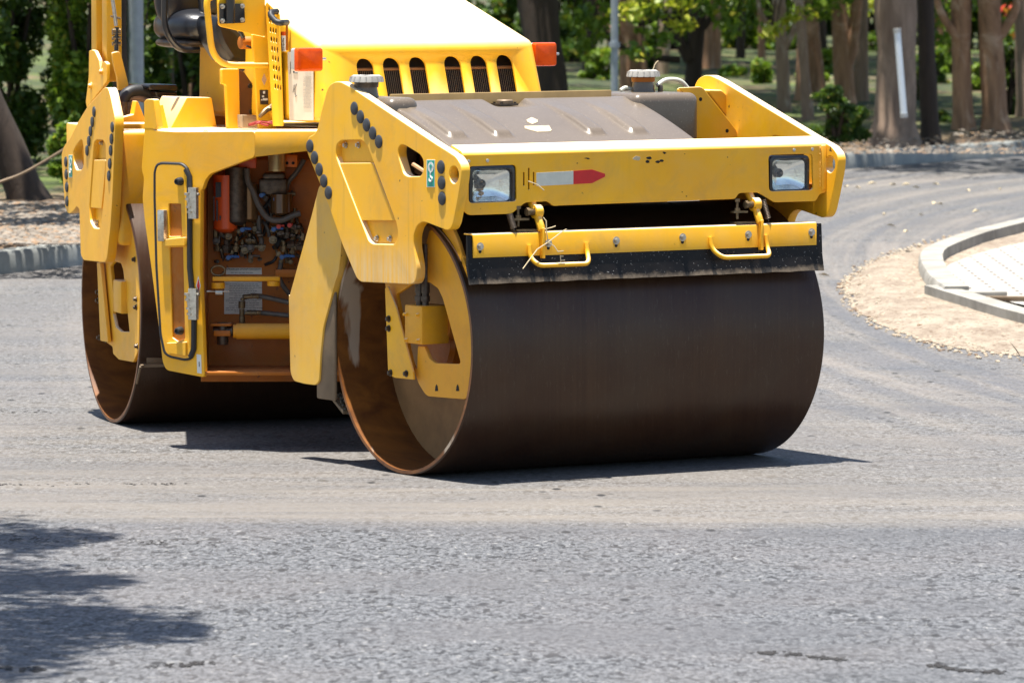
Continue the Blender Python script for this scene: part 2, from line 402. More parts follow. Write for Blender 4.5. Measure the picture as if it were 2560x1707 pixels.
# hook sticker
def sticker_hook(fr, X0, Y0, X1, Y1, a, parent, cr):
    pl = plate('hook_sticker', fr, [T(cr, [(X0,Y0),(X1,Y0),(X1,Y1),(X0,Y1)])], .002, MW, parent, a=a-.002, r=.002, bev=.0005)
    w_ = X1-X0; h_ = Y1-Y0; x = lambda u: X0+u*w_; y = lambda u: Y0+u*h_
    plate('sticker_field', fr, [T(cr, [(x(.07),y(.025)),(x(.93),y(.025)),(x(.93),y(.975)),(x(.07),y(.975))])], .002, MTE, pl, a=a-.0035, r=0, bev=.0003)
    E_ = [(x(.5+.36*math.cos(t)), y(.27+.19*math.sin(t))) for t in np.linspace(0, 2*math.pi, 20, endpoint=False)]
    plate('hook_emblem', fr, [T(cr, E_)], .001, MW, pl, a=a-.0045, r=0, bev=.0002)
    plate('hook_emblem', fr, [T(cr, [(x(.5),y(.15)),(x(.74),y(.25)),(x(.58),y(.25)),(x(.58),y(.37)),(x(.42),y(.37)),(x(.42),y(.25)),(x(.26),y(.25))])], .001, MTE, pl, a=a-.0055, r=0, bev=.0002)
    hk = [(x(u), y(v)) for u, v in ((.5,.46),(.5,.6),(.66,.66),(.66,.74),(.5,.79),(.34,.74),(.34,.68))]
    mb = MB(); mb.tube(smooth_path([P(fr, *un(fr, *T(cr, [h])[0], a=a-.005)) for h in hk], 4), .0045, 6); mb.build('hook_emblem', MW, pl)
sticker_hook(F, 1077, 293, 1137, 495, AO, lp, 4)
# hoses seen through the oval opening
mb = MB()
for k in range(3):
    z = 1.475 - k*.028
    mb.tube(smooth_path([P(F, .03+.02*k, .05, z+.05), P(F, .05, .2, z), P(F, .06, .35, z+.01*k), P(F, .12, .55, z-.02)], 5), .013, 8)
mb.build('hydraulic_hoses', simple('tan_hose', (.45, .27, .13), .6), root)
mb = MB(); mb.box(F, .16, .2, -.1, .5, 1.3, 1.6); mb.build('inner_bracket', MYi, root, .004)

# ---- front beam
BB = .605; zt = 1.592
bo = T(4, [(1352,640),(1352,664),(1392,700),(1702,690),(1790,618),(1812,606),(1965,598),(1985,612),(2010,633)]) + T(5, [(0,1070),(1288,1022),(1312,985),(1330,978),(1455,974),(1578,1047),(1880,1038),(1912,985),(1950,975),(1948,620)])
q = [un(F, X, Y, b=BB) for X, Y in bo]
poly = [(p.x, p.z) for p in q]; poly[0] = (-.033, poly[0][1]); poly[1] = (-.033, poly[1][1])
poly[-1] = (AR, zt); poly[-2] = (AR, poly[-2][1]); poly.append((-.033, zt))
def rr2(pts, r): return fillet([(p.x, p.z) for p in (un(F, X, Y, b=BB) for X, Y in pts)], r)
OL = T(4, [(1388,342),(1736,330),(1740,598),(1388,612)]); OR = T(5, [(1533,700),(1856,690),(1862,956),(1537,967)])
sl = [[(x-9,y0),(x+9,y0),(x+9,y1),(x-9,y1)] for x, y0, y1 in ((903,385,545), (962,333,592), (1020,382,540))]
beam = slab('front_beam', F['o'] + F['b']*BB, F['a'], UP, F['b'], [fillet(poly, .012), rr2(OL, .022), rr2(OR, .022)] + [rr2(T(7, s), .003) for s in sl], .012, MY, root, .002)
beam['label'] = 'broad yellow cross beam between the yoke plates carrying both headlights'
prof = [(BB, zt-.001), (BB-.003, zt+.010), (BB-.012, zt+.019), (BB-.10, zt+.046), (BB-.105, zt+.036), (BB-.016, zt+.009), (BB-.012, zt-.001)]
mb = MB(); vs = [P(F, a_, b_, c_) for a_ in (-.033, AR) for b_, c_ in prof]; n_ = len(prof)
mb.add(vs, [(i, (i+1) % n_, n_+(i+1) % n_, n_+i) for i in range(n_)] + [tuple(range(n_))[::-1], tuple(range(n_, 2*n_))])
mb.build('beam_flange', MY, beam, smooth=50)
mb = MB(); mb.box(F, AR-.03, AR, BB-.02, BB+.006, 1.372, 1.596); mb.build('end_plate', MY, beam, .005)
mb = MB()
for k in range(26):
    z = 1.39 + k*.0077; mb.lathe(P(F, AR-.034+random.uniform(-.002,.002), BB, z), F['b'], [(-.002,.005),(.003,.0042),(.0045,0)], 8)
mb.build('weld_seam', MY, beam)
for k, x, y in ((4,1385,305), (4,1524,300), (5,1720,663), (5,1855,658)):
    mb = MB(); mb.lathe(wp(F, k, x, y, b=BB), F['b'], [(0,.0095),(.004,.0085),(.006,.004),(.006,0)], 14); mb.build('screw', MG, beam)
plate('reflective_tape', F, [T(7, [(1052,392),(1490,369),(1490,527),(1052,549)])], .002, MWg, beam, b=BB+.002, r=.001, bev=.0004)
plate('reflective_tape', F, [T(7, [(1492,369),(1712,352),(1868,403),(1868,437),(1712,515),(1492,527)])], .002, MR, beam, b=BB+.002, r=.001, bev=.0004)['label'] = 'red arrow-shaped end of the reflective tape'
# chips and stain marks worn through the beam paint
for (cx, cy, s, m) in ((565,725,34,MST), (655,722,20,MDK), (643,748,21,MDK), (718,750,20,MDK), (745,740,19,MDK), (770,685,14,MDK), (762,680,8,MDK), (918,692,5,MDK), (195,723,18,MDK), (210,728,14,MDK), (898,972,6,MDK), (930,1002,6,MDK), (128,760,6,MDK)):
    pl = [(cx + s*random.uniform(.6, 1.15)*math.cos(t), cy + s*(.22 if cx in (195,210) else .6)*random.uniform(.6, 1.1)*math.sin(t)) for t in np.linspace(0, 6.28, 11, endpoint=False)]
    plate('paint_chip', F, [T(5, pl)], .0015, m, beam, b=BB+.001, r=.002, bev=.0003)
# headlights
def headlight(cx, cy, cr, w_, h_):
    c = un(F, *T(cr, [(cx, cy)])[0], b=BB); a0, z0 = c.x, c.z
    hs = MB(); hl = empty('headlight', (0, 0, 0))
    bpy.data.objects.remove(hl)
    def ring(W, H, b_): return [(p[0], b_, p[1]) for p in fillet([(-W/2,-H/2),(W/2,-H/2),(W/2,H/2),(-W/2,H/2)], .032, 5)]
    prof = [(w_, h_, BB-.075), (w_, h_, BB-.012), (w_*.985, h_*.985, BB-.004), (w_*.88, h_*.86, BB-.001), (w_*.82, h_*.78, BB-.014)]
    rs = [ring(*p_) for p_ in prof]; n = len(rs[0]); vs = [P(F, a0+x, b_, z0+z) for r_ in rs for x, b_, z in r_]
    hs.add(vs, [(i*n+k, i*n+(k+1) % n, (i+1)*n+(k+1) % n, (i+1)*n+k) for i in range(len(rs)-1) for k in range(n)] + [tuple(range(n))])
    h = hs.build('headlight', MKp, beam)
    # reflector bowl
    rs = [ring(w_*.82, h_*.78, BB-.016), ring(w_*.78, h_*.74, BB-.022), ring(w_*.6, h_*.55, BB-.055), ring(w_*.25, h_*.25, BB-.068)]
    mb = MB(); vs = [P(F, a0+x, b_, z0+z) for r_ in rs for x, b_, z in r_]
    mb.add(vs, [(i*n+k, i*n+(k+1) % n, (i+1)*n+(k+1) % n, (i+1)*n+k) for i in range(len(rs)-1) for k in range(n)] + [tuple(range((len(rs)-1)*n, len(rs)*n))])
    mb.build('headlight_reflector', MCH, beam)
    mb = MB(); mb.lathe(P(F, a0-.028, BB-.066, z0+.008), F['b'], [(0,.024),(.02,.023),(.022,.018),(.010,.016),(.010,0)], 20); mb.cyl(P(F, a0-.028, BB-.056, z0+.008), P(F, a0-.028, BB-.030, z0+.008), .007, 10)
    mb.build('headlight_bulb', MGd, beam)
    rs = [ring(w_*.83, h_*.79, BB-.014), ring(w_*.78, h_*.74, BB-.006), ring(w_*.5, h_*.5, BB-.001)]
    mb = MB(); vs = [P(F, a0+x, b_, z0+z) for r_ in rs for x, b_, z in r_]; rs2 = [ring(w_*.88, h_*.86, BB-.015)]
    mb.add(vs, [(i*n+k, i*n+(k+1) % n, (i+1)*n+(k+1) % n, (i+1)*n+k) for i in range(2) for k in range(n)] + [tuple(range(2*n, 3*n))])
    o = mb.build('headlight_glass', MGLr, beam)
    mb = MB()   # moulded ribs on the lens
    for k in range(9):
        a_ = a0 - w_*.36 + k*w_*.09; mb.box(F, a_-.0008, a_+.0008, BB-.004, BB-.0005, z0-h_*.34, z0-h_*.34+.012+.006*(k % 3))
    mb.build('lens_rib', MGLr, beam)
def ribglass():
    m, n, b = mat_new('ribbed_lamp_glass'); b.inputs['Roughness'].default_value = .12; b.inputs['Transmission Weight'].default_value = .92
    b.inputs['Base Color'].default_value = (.95, .97, .95, 1); b.inputs['IOR'].default_value = 1.12
    v = coords(n); f = noise(n, 26, 2, .4, v); bump(n, b, f, .5, .006); return m
MGLr = ribglass()
headlight(1563, 485, 4, .262, .200)
headlight(1692, 845, 5, .245, .195)
# recess backing plates behind the lamp windows
for a0 in (.12, 1.89):
    mb = MB(); mb.box(F, a0-.17, a0+.17, BB-.115, BB-.105, 1.33, 1.585); mb.build('lamp_box', MDK, beam)

# ---- scraper bar, rubber flap, handles, linkage
SB = .635
bl, br_ = un(F, *T(4, [(1420,1022)])[0], b=SB), un(F, *T(5, [(1885,1352)])[0], b=SB)
zb, zt2 = (bl.z+br_.z)/2, 1.213; a0, a1 = bl.x, br_.x
prof = [(SB, zb), (SB, zt2-.012), (SB-.004, zt2-.003), (SB-.014, zt2), (SB-.085, zt2), (SB-.085, zt2-.006), (SB-.016, zt2-.006), (SB-.007, zt2-.014), (SB-.007, zb)]
mb = MB(); n_ = len(prof); vs = [P(F, a_, b_, c_) for a_ in (a0, a1) for b_, c_ in prof]
mb.add(vs, [(i, (i+1) % n_, n_+(i+1) % n_, n_+i) for i in range(n_)] + [tuple(range(n_))[::-1], tuple(range(n_, 2*n_))])
bar = mb.build('scraper_bar', MY, root, smooth=40); bar['label'] = 'long yellow bar clamping the black rubber flap in front of the drum'
def flap_mat():
    m, n, b = mat_new('muddy_black_rubber'); v = coords(n)
    s = nd(n, 'ShaderNodeSeparateXYZ'); n.links.new(v, s.inputs[0])
    zz = math_(n, 'ADD', s.outputs[2], math_(n, 'MULTIPLY', noise(n, 9, 6, .7, v), .07))
    mr = nd(n, 'ShaderNodeMapRange'); mr.inputs[1].default_value = 1.035; mr.inputs[2].default_value = 1.015; n.links.new(zz, mr.inputs[0])
    spk = ramp(n, noise(n, 90, 3, .6, v), [(.66, 0.), (.70, 1.)])
    c = mixc(n, ramp(n, noise(n, 5, 6, .7, v), [(.4, 0.), (.7, .5)]), (.006, .005, .005), (.028, .022, .019))
    c = mixc(n, math_(n, 'MULTIPLY', spk, .5), c, (.5, .48, .44))
    c = mixc(n, math_(n, 'MULTIPLY', mr.outputs[0], ramp(n, noise(n, 14, 6, .7, v), [(.35, .3), (.6, 1.)])), c, (.17, .13, .09))
    n.links.new(c, b.inputs['Base Color']); b.inputs['Roughness'].default_value = .42; b.inputs['Specular IOR Level'].default_value = .2; bump(n, b, noise(n, 30, 4, .6, v), .3, .005); return m
mb = MB(); ft = SB-.010; fb = .665
N_ = 40; vs = []; L0, L1 = un(F, 1168, 714, b=ft).x, un(F, 2053, 672, b=ft).x
for k in range(N_+1):
    a_ = L0 + (L1-L0)*k/N_; wv = .0012*math.sin(k*1.7)+random.uniform(-.001,.001)
    vs += [P(F, a_, ft, 1.205), P(F, a_, ft+.010, 1.05), P(F, a_, ft+.028+wv, .972+wv), P(F, a_, ft+.016+wv, .970+wv), P(F, a_, ft-.010, 1.05), P(F, a_, ft-.010, 1.205)]
mb.add(vs, [(6*k+i, 6*k+(i+1) % 6, 6*k+6+(i+1) % 6, 6*k+6+i) for k in range(N_) for i in range(6)] + [tuple(range(6)), tuple(range(6*N_, 6*N_+6))])
flap = mb.build('rubber_flap', flap_mat(), root, smooth=40)
for k, x, y in ((4,1470,930), (7,1192,1225), (7,1997,1195), (5,900,1303), (5,1383,1283), (5,1848,1265)):
    p = wp(F, k, x, y, b=SB); bolt('bolt', p, F['b'], .0135, bar)
    mb = MB(); mb.cyl(p - UP*.024 - F['b']*.001, p - UP*.024 + F['b']*.0006, .009, 12); mb.build('bolt_slot', MDK, bar)
def handle(cr, pts, out):
    w0 = []
    for x, y, d in pts: w0.append(wp(F, cr, x, y, b=SB+d))
    mb = MB(); mb.tube(round_path(w0, .05, 6), .0115, 12); return mb.build('handle', MYe, bar, smooth=60)
handle(7, [(970,1250,.006),(975,1400,.012),(1080,1492,.05),(1680,1470,.05),(1655,1330,.012),(1650,1222,.006)], 0)
handle(8, [(347,1090,.006),(352,1215,.012),(470,1318,.05),(1010,1298,.05),(975,1200,.012),(966,1068,.006)], 0)
def linkage(a_, zc):
    mb = MB()
    mb.hexa([P(F, *q) for q in ((a_, .56, 1.37), (a_+.022, .56, 1.37), (a_+.022, .52, 1.37), (a_, .52, 1.37), (a_, .56, 1.41), (a_+.022, .56, 1.41), (a_+.022, .52, 1.41), (a_, .52, 1.41))])
    mb.tube([P(F, a_+.01, .54, 1.40), P(F, a_+.012, .60, 1.315)], .021, 8)
    mb.tube([P(F, a_+.02, .60, 1.31), P(F, a_+.024, .645, 1.22)], .020, 8); mb.lathe(P(F, a_+.0, .605, 1.31), F['a'], [(0,.02),(0,.034),(.04,.034),(.04,.02)], 16)
    mb.box(F, a_+.018, a_+.034, SB, SB+.026, 1.085, 1.235)
    lk = mb.build('lift_linkage', MYe, bar, .003)
    m2 = MB(); m2.cyl(P(F, a_-.03, .61, 1.31), P(F, a_+.05, .61, 1.31), .016, 14); m2.cyl(P(F, a_-.045, .61, 1.31), P(F, a_-.03, .61, 1.31), .021, 6)
    m2.cyl(P(F, a_-.085, .60, 1.24), P(F, a_-.085, .60, 1.335), .007, 10); m2.cyl(P(F, a_-.085, .60, 1.325), P(F, a_-.085, .60, 1.34), .014, 6); m2.cyl(P(F, a_-.085, .60, 1.28), P(F, a_-.085, .60, 1.295), .015, 6)
    m2.box(F, a_-.115, a_-.03, .585, .615, 1.27, 1.28); m2.box(F, a_-.11, a_+.02, .57, .63, 1.216, 1.226)
    m2.build('pivot_bolt', MBR, bar)
def spring(p0, p1, r=.014, turns=13):
    mb = MB(); d = (p1-p0); e = d.orthogonal().normalized(); g = d.normalized().cross(e)
    pts = [p0 + d*t + (e*math.cos(2*math.pi*turns*t) + g*math.sin(2*math.pi*turns*t))*r for t in np.linspace(0, 1, turns*10)]
    mb.tube(pts, .0032, 6); mb.tube([p1, p1 + d*.16], .003, 6); return mb.build('spring', MGd, bar)
lL = un(F, *T(7, [(1075,1000)])[0], b=.62); linkage(lL.x-.02, 0)
lR = un(F, *T(8, [(860,800)])[0], b=.62); linkage(lR.x-.02, 0)
spring(wp(F, 7, 730, 880, b=.60), wp(F, 7, 780, 1050, b=.62)); spring(wp(F, 8, 925, 670, b=.60), wp(F, 8, 985, 880, b=.62))

# ---- mount inside the near front drum end
mtg = plate('motor_mount', F, [T(6, [(632,250),(760,230),(860,150),(880,20),(900,-60),(1040,-70),(1075,10),(1125,180),(1152,330),(1162,500),(1158,700),(1128,950),(1110,960),(892,942),(872,925),(836,868),(812,800),(640,330)]),
     T(6, [(700,330),(800,262),(900,255),(952,292),(980,350),(1088,735),(1080,747),(935,742),(900,715),(870,640),(830,640),(826,780),(800,770)])], .02, MYn, root, a=.03, r=.012)
mtg['label'] = 'yellow motor mount inside the near end of the front drum'
plate('mount_flange', F, [T(6, [(632,290),(650,280),(700,410),(800,795),(805,842),(690,830),(662,815),(650,780)])], .012, MY, mtg, a=-.005, r=.006)
for x, y in ((657,475), (657,533), (668,800), (763,805)): bolt('bolt', wp(F, 6, x, y, a=-.005), NF, .012, mtg, MGd)
for x, y in ((943,890), (1070,890)):
    plate('mount_notch', F, [T(6, [(x-9,y+20),(x-6,y-8),(x,y-20),(x+6,y-8),(x+9,y+20)])], .002, MDK, mtg, a=.028, r=0, bev=.0003)
p0 = un(F, *T(6, [(750,388)])[0], a=-.02); p1 = un(F, *T(6, [(855,632)])[0], a=-.02)
mb = MB(); mb.box(F, -.02, .14, p0.y, p1.y, p1.z, p0.z); mo = mb.build('drive_motor', MYn, root, .008)
mb = MB(); yc, zc = (p0.y+p1.y)/2, (p0.z+p1.z)/2
mb.cyl(P(F, .13, yc+.02, zc), P(F, .31, yc+.02, zc), .085, 28); mb.cyl(P(F, .20, yc+.02, zc), P(F, .225, yc+.02, zc), .105, 8); mb.build('motor_housing', MYi, mo, .004)
for x, y in ((760,447), (834,450), (763,602), (838,605)): bolt('bolt', wp(F, 6, x, y, a=-.02), NF, .008, mo, MY)
for dx in (.03, .075):
    mb = MB(); b_ = yc - .01 + dx*.9; aa = .01 + dx*.25
    mb.lathe(P(F, aa, b_-.02, p0.z), UP, [(0,.016),(.02,.016),(.02,.022),(.045,.022),(.046,.017),(.06,.017),(.061,.021),(.10,.021),(.12,.018),(.3,.018)], 16)
    mb.build('hose_fitting', MGd, mo)

# scraper tray with asphalt crumbs at the rear of the front drum
mb = MB(); tp = [wp(F, 6, x, y, a=.02) for x, y in ((298,950),(380,1052),(402,1045),(345,908))]
d_ = F['a']*.5
mb.hexa([tp[1], tp[0], tp[0]+d_, tp[1]+d_, tp[1]+UP*.02, tp[0]+UP*.02, tp[0]+UP*.02+d_, tp[1]+UP*.02+d_]); tray = mb.build('rear_scraper', MMU, root, .003)
mb = MB()
c0 = wp(F, 6, 330, 960, a=.03); c1 = wp(F, 6, 420, 1075, a=.03)
for k in range(240):
    t = random.random(); p = c0.lerp(c1, t) + F['a']*random.uniform(0, .12) + UP*random.uniform(.0, .045) + F['b']*random.uniform(0, .05)
    s = random.uniform(.003, .009); mb.lathe(p, Vector((random.gauss(0,1), random.gauss(0,1), random.gauss(0,1))), [(-s,0),(-s*.3,s),(s*.5,s*.8),(s,0)], 5)
mb.build('asphalt_crumbs', simple('asphalt_crumb', (.13, .12, .10), .8, var=.7, sc_=90), tray, smooth=0)
mb = MB(); mb.box(F, -.02, .0, -.80, -.62, .32, 1.1); mb.build('guard_inner_plate', MMU, root, .01)

# ---- water tank
tb, tf = -.25, .46        # rear top edge and front foot
A0, A1 = .02, un(F, 1566, 234, b=tb).x
zr, zf = un(F, 1300, 240, b=tb).z, 1.60
NA, NB = 150, 60
slope_w = A1 - A0
def rib(a_, t):   # pressed ribs running down the slope
    h = 0
    for c_ in RC:
        u = (a_ - c_) / .062
        if abs(u) < 1 and .05 < t < .80:
            e = min(1, (1-abs(u))/.38) * min(1, (.80-t)/.06) * min(1, (t-.05)/.55)
            h = max(h, e*e*(3-2*e))
    return h * .022
RC = [un(F, X, Y, b=.3, ).x for X, Y in ((1115,320),(1232,320),(1462,318),(1580,315))]
RC = []
for cx, cy in T(3, [(1255,985), (1602,985), (2280,965)]) + T(5, [(545,525)]):
    # find a on the slope plane where this rib foot lies
    best = None
    for k in range(200):
        t = k/199; b_ = tb + (tf-tb)*t; z_ = zr + (zf-zr)*t; qq = un(F, cx, cy, b=b_)
        if best is None or abs(qq.z - z_) < best[0]: best = (abs(qq.z-z_), qq.x, t)
    RC.append(best[1]); FT = best[2]
nc = un(F, *T(3, [(1690,790)])[0], b=tb+.1).x
def tank_h(a_, t):
    z = zr + (zf-zr)*t
    z += .014*math.sin(math.pi*min(1, max(0, t)))     # slight crown
    z -= .05*max(0, (.06-t)/.06)**2                    # rounded rear edge
    z += rib(a_, t)
    u = abs(a_-nc)/.10
    if t < .30 and u < 1.25:                          # cap recess
        e = min(1, max(0, (1.25-u)/.25)) * min(1, (.30-t)/.05); zfl = zr - .045 - .02*t
        z = z*(1-e) + min(z, zfl)*e
    e = min(a_-A0, A1-a_)
    if e < .02: z -= .02 - math.sqrt(max(0, .0004-(.02-e)**2))
    return z
mb = MB(); vs = []
for i in range(NA+1):
    for j in range(NB+1):
        a_ = A0 + slope_w*i/NA; t = j/NB; vs.append(P(F, a_, tb+(tf-tb)*t, tank_h(a_, t)))
fs = [(i*(NB+1)+j, i*(NB+1)+j+1, (i+1)*(NB+1)+j+1, (i+1)*(NB+1)+j) for i in range(NA) for j in range(NB)]
n0 = len(vs); 
for i in range(NA+1): vs.append(P(F, A0+slope_w*i/NA, tb, 1.42))
fs += [(i*(NB+1), (i+1)*(NB+1), n0+i+1, n0+i) for i in range(NA)]
n1 = len(vs)
for i in range(NA+1): vs.append(P(F, A0+slope_w*i/NA, tf, 1.42))
fs += [(i*(NB+1)+NB, n1+i, n1+i+1, (i+1)*(NB+1)+NB) for i in range(NA)]
n2 = len(vs)
for j in range(NB+1): vs.append(P(F, A1, tb+(tf-tb)*j/NB, 1.42))
fs += [(NA*(NB+1)+j, NA*(NB+1)+j+1, n2+j+1, n2+j) for j in range(NB)]
mb.add(vs, fs); tank = mb.build('water_tank', MTK, root, smooth=50); tank['label'] = 'dusty grey-brown plastic water tank with pressed ribs'
# raised shoulder at the far end (and its twin at the near end)
def shoulder(a0, a1, bf, ztop, name='tank_shoulder'):
    mb = MB()
    ring = []
    mb.box(F, a0, a1, tb-.30, bf, 1.35, ztop)
    return mb.build(name, MTK, tank, .045, smooth=60, seg=5)
SH0 = A1 - .03; bfS = tb+.16
SH1 = un(F, 1751, 300, b=bfS).x; zS = un(F, 1680, 232, b=bfS-.05).z
shoulder(SH0-.02, SH1, bfS, zS)
mb = MB(); vs=[]   # fillet web between slope edge and shoulder
shoulder(-.02, A0+.14, tb+.16, un(F, 975, 245, b=tb+.14).z)
# rear flange strip behind the tank
zz = un(F, 1500, 226, b=tb-.02).z
mb = MB(); mb.box(F, .10, un(F, 1528, 226, b=tb-.02).x, tb-.035, tb-.015, 1.4, zz); mb.build('tank_rear_flange', simple('brown_flange', (.34, .22, .08), .5, var=.3), tank, .004)
# centre cap in its recess
pc = P(F, nc-.005, tb+.06, zr-.045)
mb = MB(); mb.box(F, nc-.055, nc+.05, tb+.01, tb+.10, zr-.044, zr-.034); 
for dx, dy in ((-.043,.022),(.038,.022),(-.043,.088),(.038,.088)): mb.cyl(P(F, nc+dx, tb+dy, zr-.034), P(F, nc+dx, tb+dy, zr-.026), .007, 8)
mb.build('cap_base', MGd, tank, 0)
mb = MB(); mb.lathe(pc+UP*.01, UP, [(0,.042),(.015,.042),(.02,.036),(.02,0)], 24); mb.build('breather_cap', MMU, tank)
def filler(px, py, cr, b_, w_, nk):
    p = wp(F, cr, px, py, b=b_); s = w_
    mb = MB(); mb.lathe(p, UP, [(-.10,s*.80),(-.03,s*.64),(-.018,s*.64)], 32); n1_ = mb.build('filler_neck', MTK, tank)
    mb = MB(); mb.lathe(p, UP, [(-.030,s*.72),(-.008,s*.74),(-.006,s*.70)], 32); mb.build('neck_collar', nk, tank)
    mb = MB(); k = 32; prof = [(-.006,s*.70),(-.004,s*1.03),(.012,s*.98),(.026,s*.90),(.028,s*.84),(.022,s*.80),(.022,0)]
    mb.lathe(p, UP, prof, k)
    for i in range(16):
        t = 2*math.pi*i/16; d = Vector((math.cos(t), math.sin(t), 0)); mb.cyl(p+d*s*1.0+UP*-.003, p+d*s*.93+UP*.022, .005, 6)
    for i in range(3):
        d = Vector((math.cos(2.1*i), math.sin(2.1*i), 0)); mb.cyl(p-d*s*.8+UP*.026, p+d*s*.8+UP*.026, .005, 6)
    return mb.build('filler_cap', simple('dusty_cap', (.36, .34, .30), .45, var=.35, sc_=20), tank)
filler(612, 118, 5, tb-.08, .083, MYi); filler(635, 598, 3, tb-.08, .083, MGd)
mb = MB(); p = wp(F, 5, 712, 190, b=tb-.08)
mb.tube(smooth_path([p, p+F['a']*.06+UP*.03, p+F['a']*.15+UP*.02, p+F['a']*.22-UP*.05], 6), .011, 10)
mb.build('vent_hose', MWg, tank); mb = MB()
mb.tube(smooth_path([wp(F,5,520,215,b=tb-.12), wp(F,5,480,205,b=tb-.12), wp(F,5,445,225,b=tb-.12)], 6), .010, 10)
mb.build('vent_hose', MWg, tank)
mb = MB(); mb.lathe(wp(F, 5, 738, 205, b=tb-.03), UP, [(-.02,.013),(.008,.013),(.014,.009),(.014,0)], 14); mb.build('vent_knob', MGd, tank)
# labels torn off the tank
for pts in ([(1812,885),(1850,868),(1895,885),(1893,905),(1855,915),(1820,900)], [(1797,932),(1880,930),(1978,925),(1997,960),(1985,970),(1890,972),(1800,950)]):
    pp = []
    for X, Y in T(3, pts):
        best = min(((abs(un(F, X, Y, b=tb+(tf-tb)*k/99).z - tank_h(1.05, k/99)), k) for k in range(100)))[1]
        t = best/99; qq = un(F, X, Y, b=tb+(tf-tb)*t); pp.append(P(F, qq.x, qq.y, tank_h(qq.x, t)+.003))
    mb = MB(); mb.add(pp + [p_ - UP*.004 for p_ in pp], [tuple(range(len(pp))), tuple(range(len(pp), 2*len(pp)))] + [(i, (i+1) % len(pp), len(pp)+(i+1) % len(pp), len(pp)+i) for i in range(len(pp))])
    mb.build('torn_label', simple('torn_label_paper', (.55, .45, .30), .8, var=.4, sc_=30), tank)
# yellow brackets between tank and far yoke plate
bk = plate('tank_bracket', F, [T(5, [(870,205),(1035,198),(1062,215),(1090,255),(1262,470),(1300,520),(1308,575),(1308,640),(1000,640),(1000,330)])], .012, MY, root, b=tb+.08, r=.012)
for x, y in ((1033,290), (1228,522)):
    mb = MB(); p = wp(F, 5, x, y, b=tb+.08); mb.cyl(p-F['b']*.001, p+F['b']*.001, .010, 14); mb.build('bracket_hole', MDK, bk)
plate('far_column', F, [T(5, [(1098,220),(1190,222),(1215,245),(1395,440),(1415,470),(1420,640),(1310,640),(1308,520),(1100,250)])], .30, MY, root, b=tb-.02, r=.02, bev=.006)
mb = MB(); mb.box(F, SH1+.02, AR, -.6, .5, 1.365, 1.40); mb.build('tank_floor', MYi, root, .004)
mb = MB(); mb.box(F, .0, LD, -.78, .50, 1.385, 1.41); mb.build('drum_canopy', MDK, root)

# ---- rear yoke plate
AR0 = -.085
RP = T('A', [(818,688),(845,688),(862,740),(900,925),(903,985),(897,1120),(880,1560)]) + T('B', [(722,420),(700,632),(688,668),(660,668),(545,655),(527,622),(520,400),(518,322),(500,303),(478,335),(455,352),(437,345),(425,300)]) + \
     T('A', [(498,1480),(485,1300),(482,1205),(500,1150),(550,1080),(610,960),(680,845)])
HR = T('A', [(727,1240),(736,1120),(755,1097),(808,1100),(828,1140),(830,1245)]) + T('B', [(684,180),(660,430),(648,449),(612,444),(588,400),(583,300)])
EG = T('A', [(573,1190),(590,1150),(632,1096),(645,1100),(655,1160),(656,1290),(642,1333),(596,1334),(578,1270)])
rlp = yoke_plate('yoke_plate', Rr, RP, [HR, EG], None, AR0, MY, root); rlp['label'] = 'side plate of the rear yoke with three rows of black plugs'
NR = -Rr['a']
plate('hatch_backing', Rr, [T('A', [(715,1080),(845,1080),(850,1500)]) + T('B', [(690,470),(570,470),(575,250)])], .01, MY, rlp, a=AR0+.032)
plate('hatch_cover', Rr, [T('A', [(728,1255),(828,1255)]) + T('B', [(682,120),(662,318),(588,312)])], .012, MY, rlp, a=AR0+.006)
for k, x, y in [('A',741,878),('A',727,957),('A',713,1030),('A',700,1108),('A',686,1182),('A',884,998),('A',877,1091),('A',871,1182),('A',864,1285),('A',857,1380),('A',520,1270),('A',523,1368),('A',527,1468),('B',440,270)]:
    plug(wp(Rr, k, x, y, a=AR0), NR, .0275, rlp)
for x, y in ((612,408), (638,408)): bolt('bolt', wp(Rr, 'B', x, y, a=AR0+.03), NR, .009, rlp)
for x, y in ((762,1120), (802,1122)): bolt('bolt', wp(Rr, 'A', x, y, a=AR0+.03), NR, .009, rlp)
sticker_hook(Rr, 538, 1217, 566, 1393, AR0, rlp, 'A')
mb = MB(); mb.box(Rr, -.03, LD+.03, -.85, -.62, 1.2, 1.6); mb.box(Rr, 2.12, 2.17, -.6, .6, 1.0, 1.7); mb.build('rear_yoke_frame', MY, root, .01)
# column joining the rear yoke plate to the body
e0 = un(Rr, *T('A', [(905,1000)])[0], a=-.04).y
mb = MB(); mb.box(Rr, -.036, .16, e0-.10, e0+.06, .98, 1.60)
mb.build('yoke_column', MY, root, .03, seg=4)
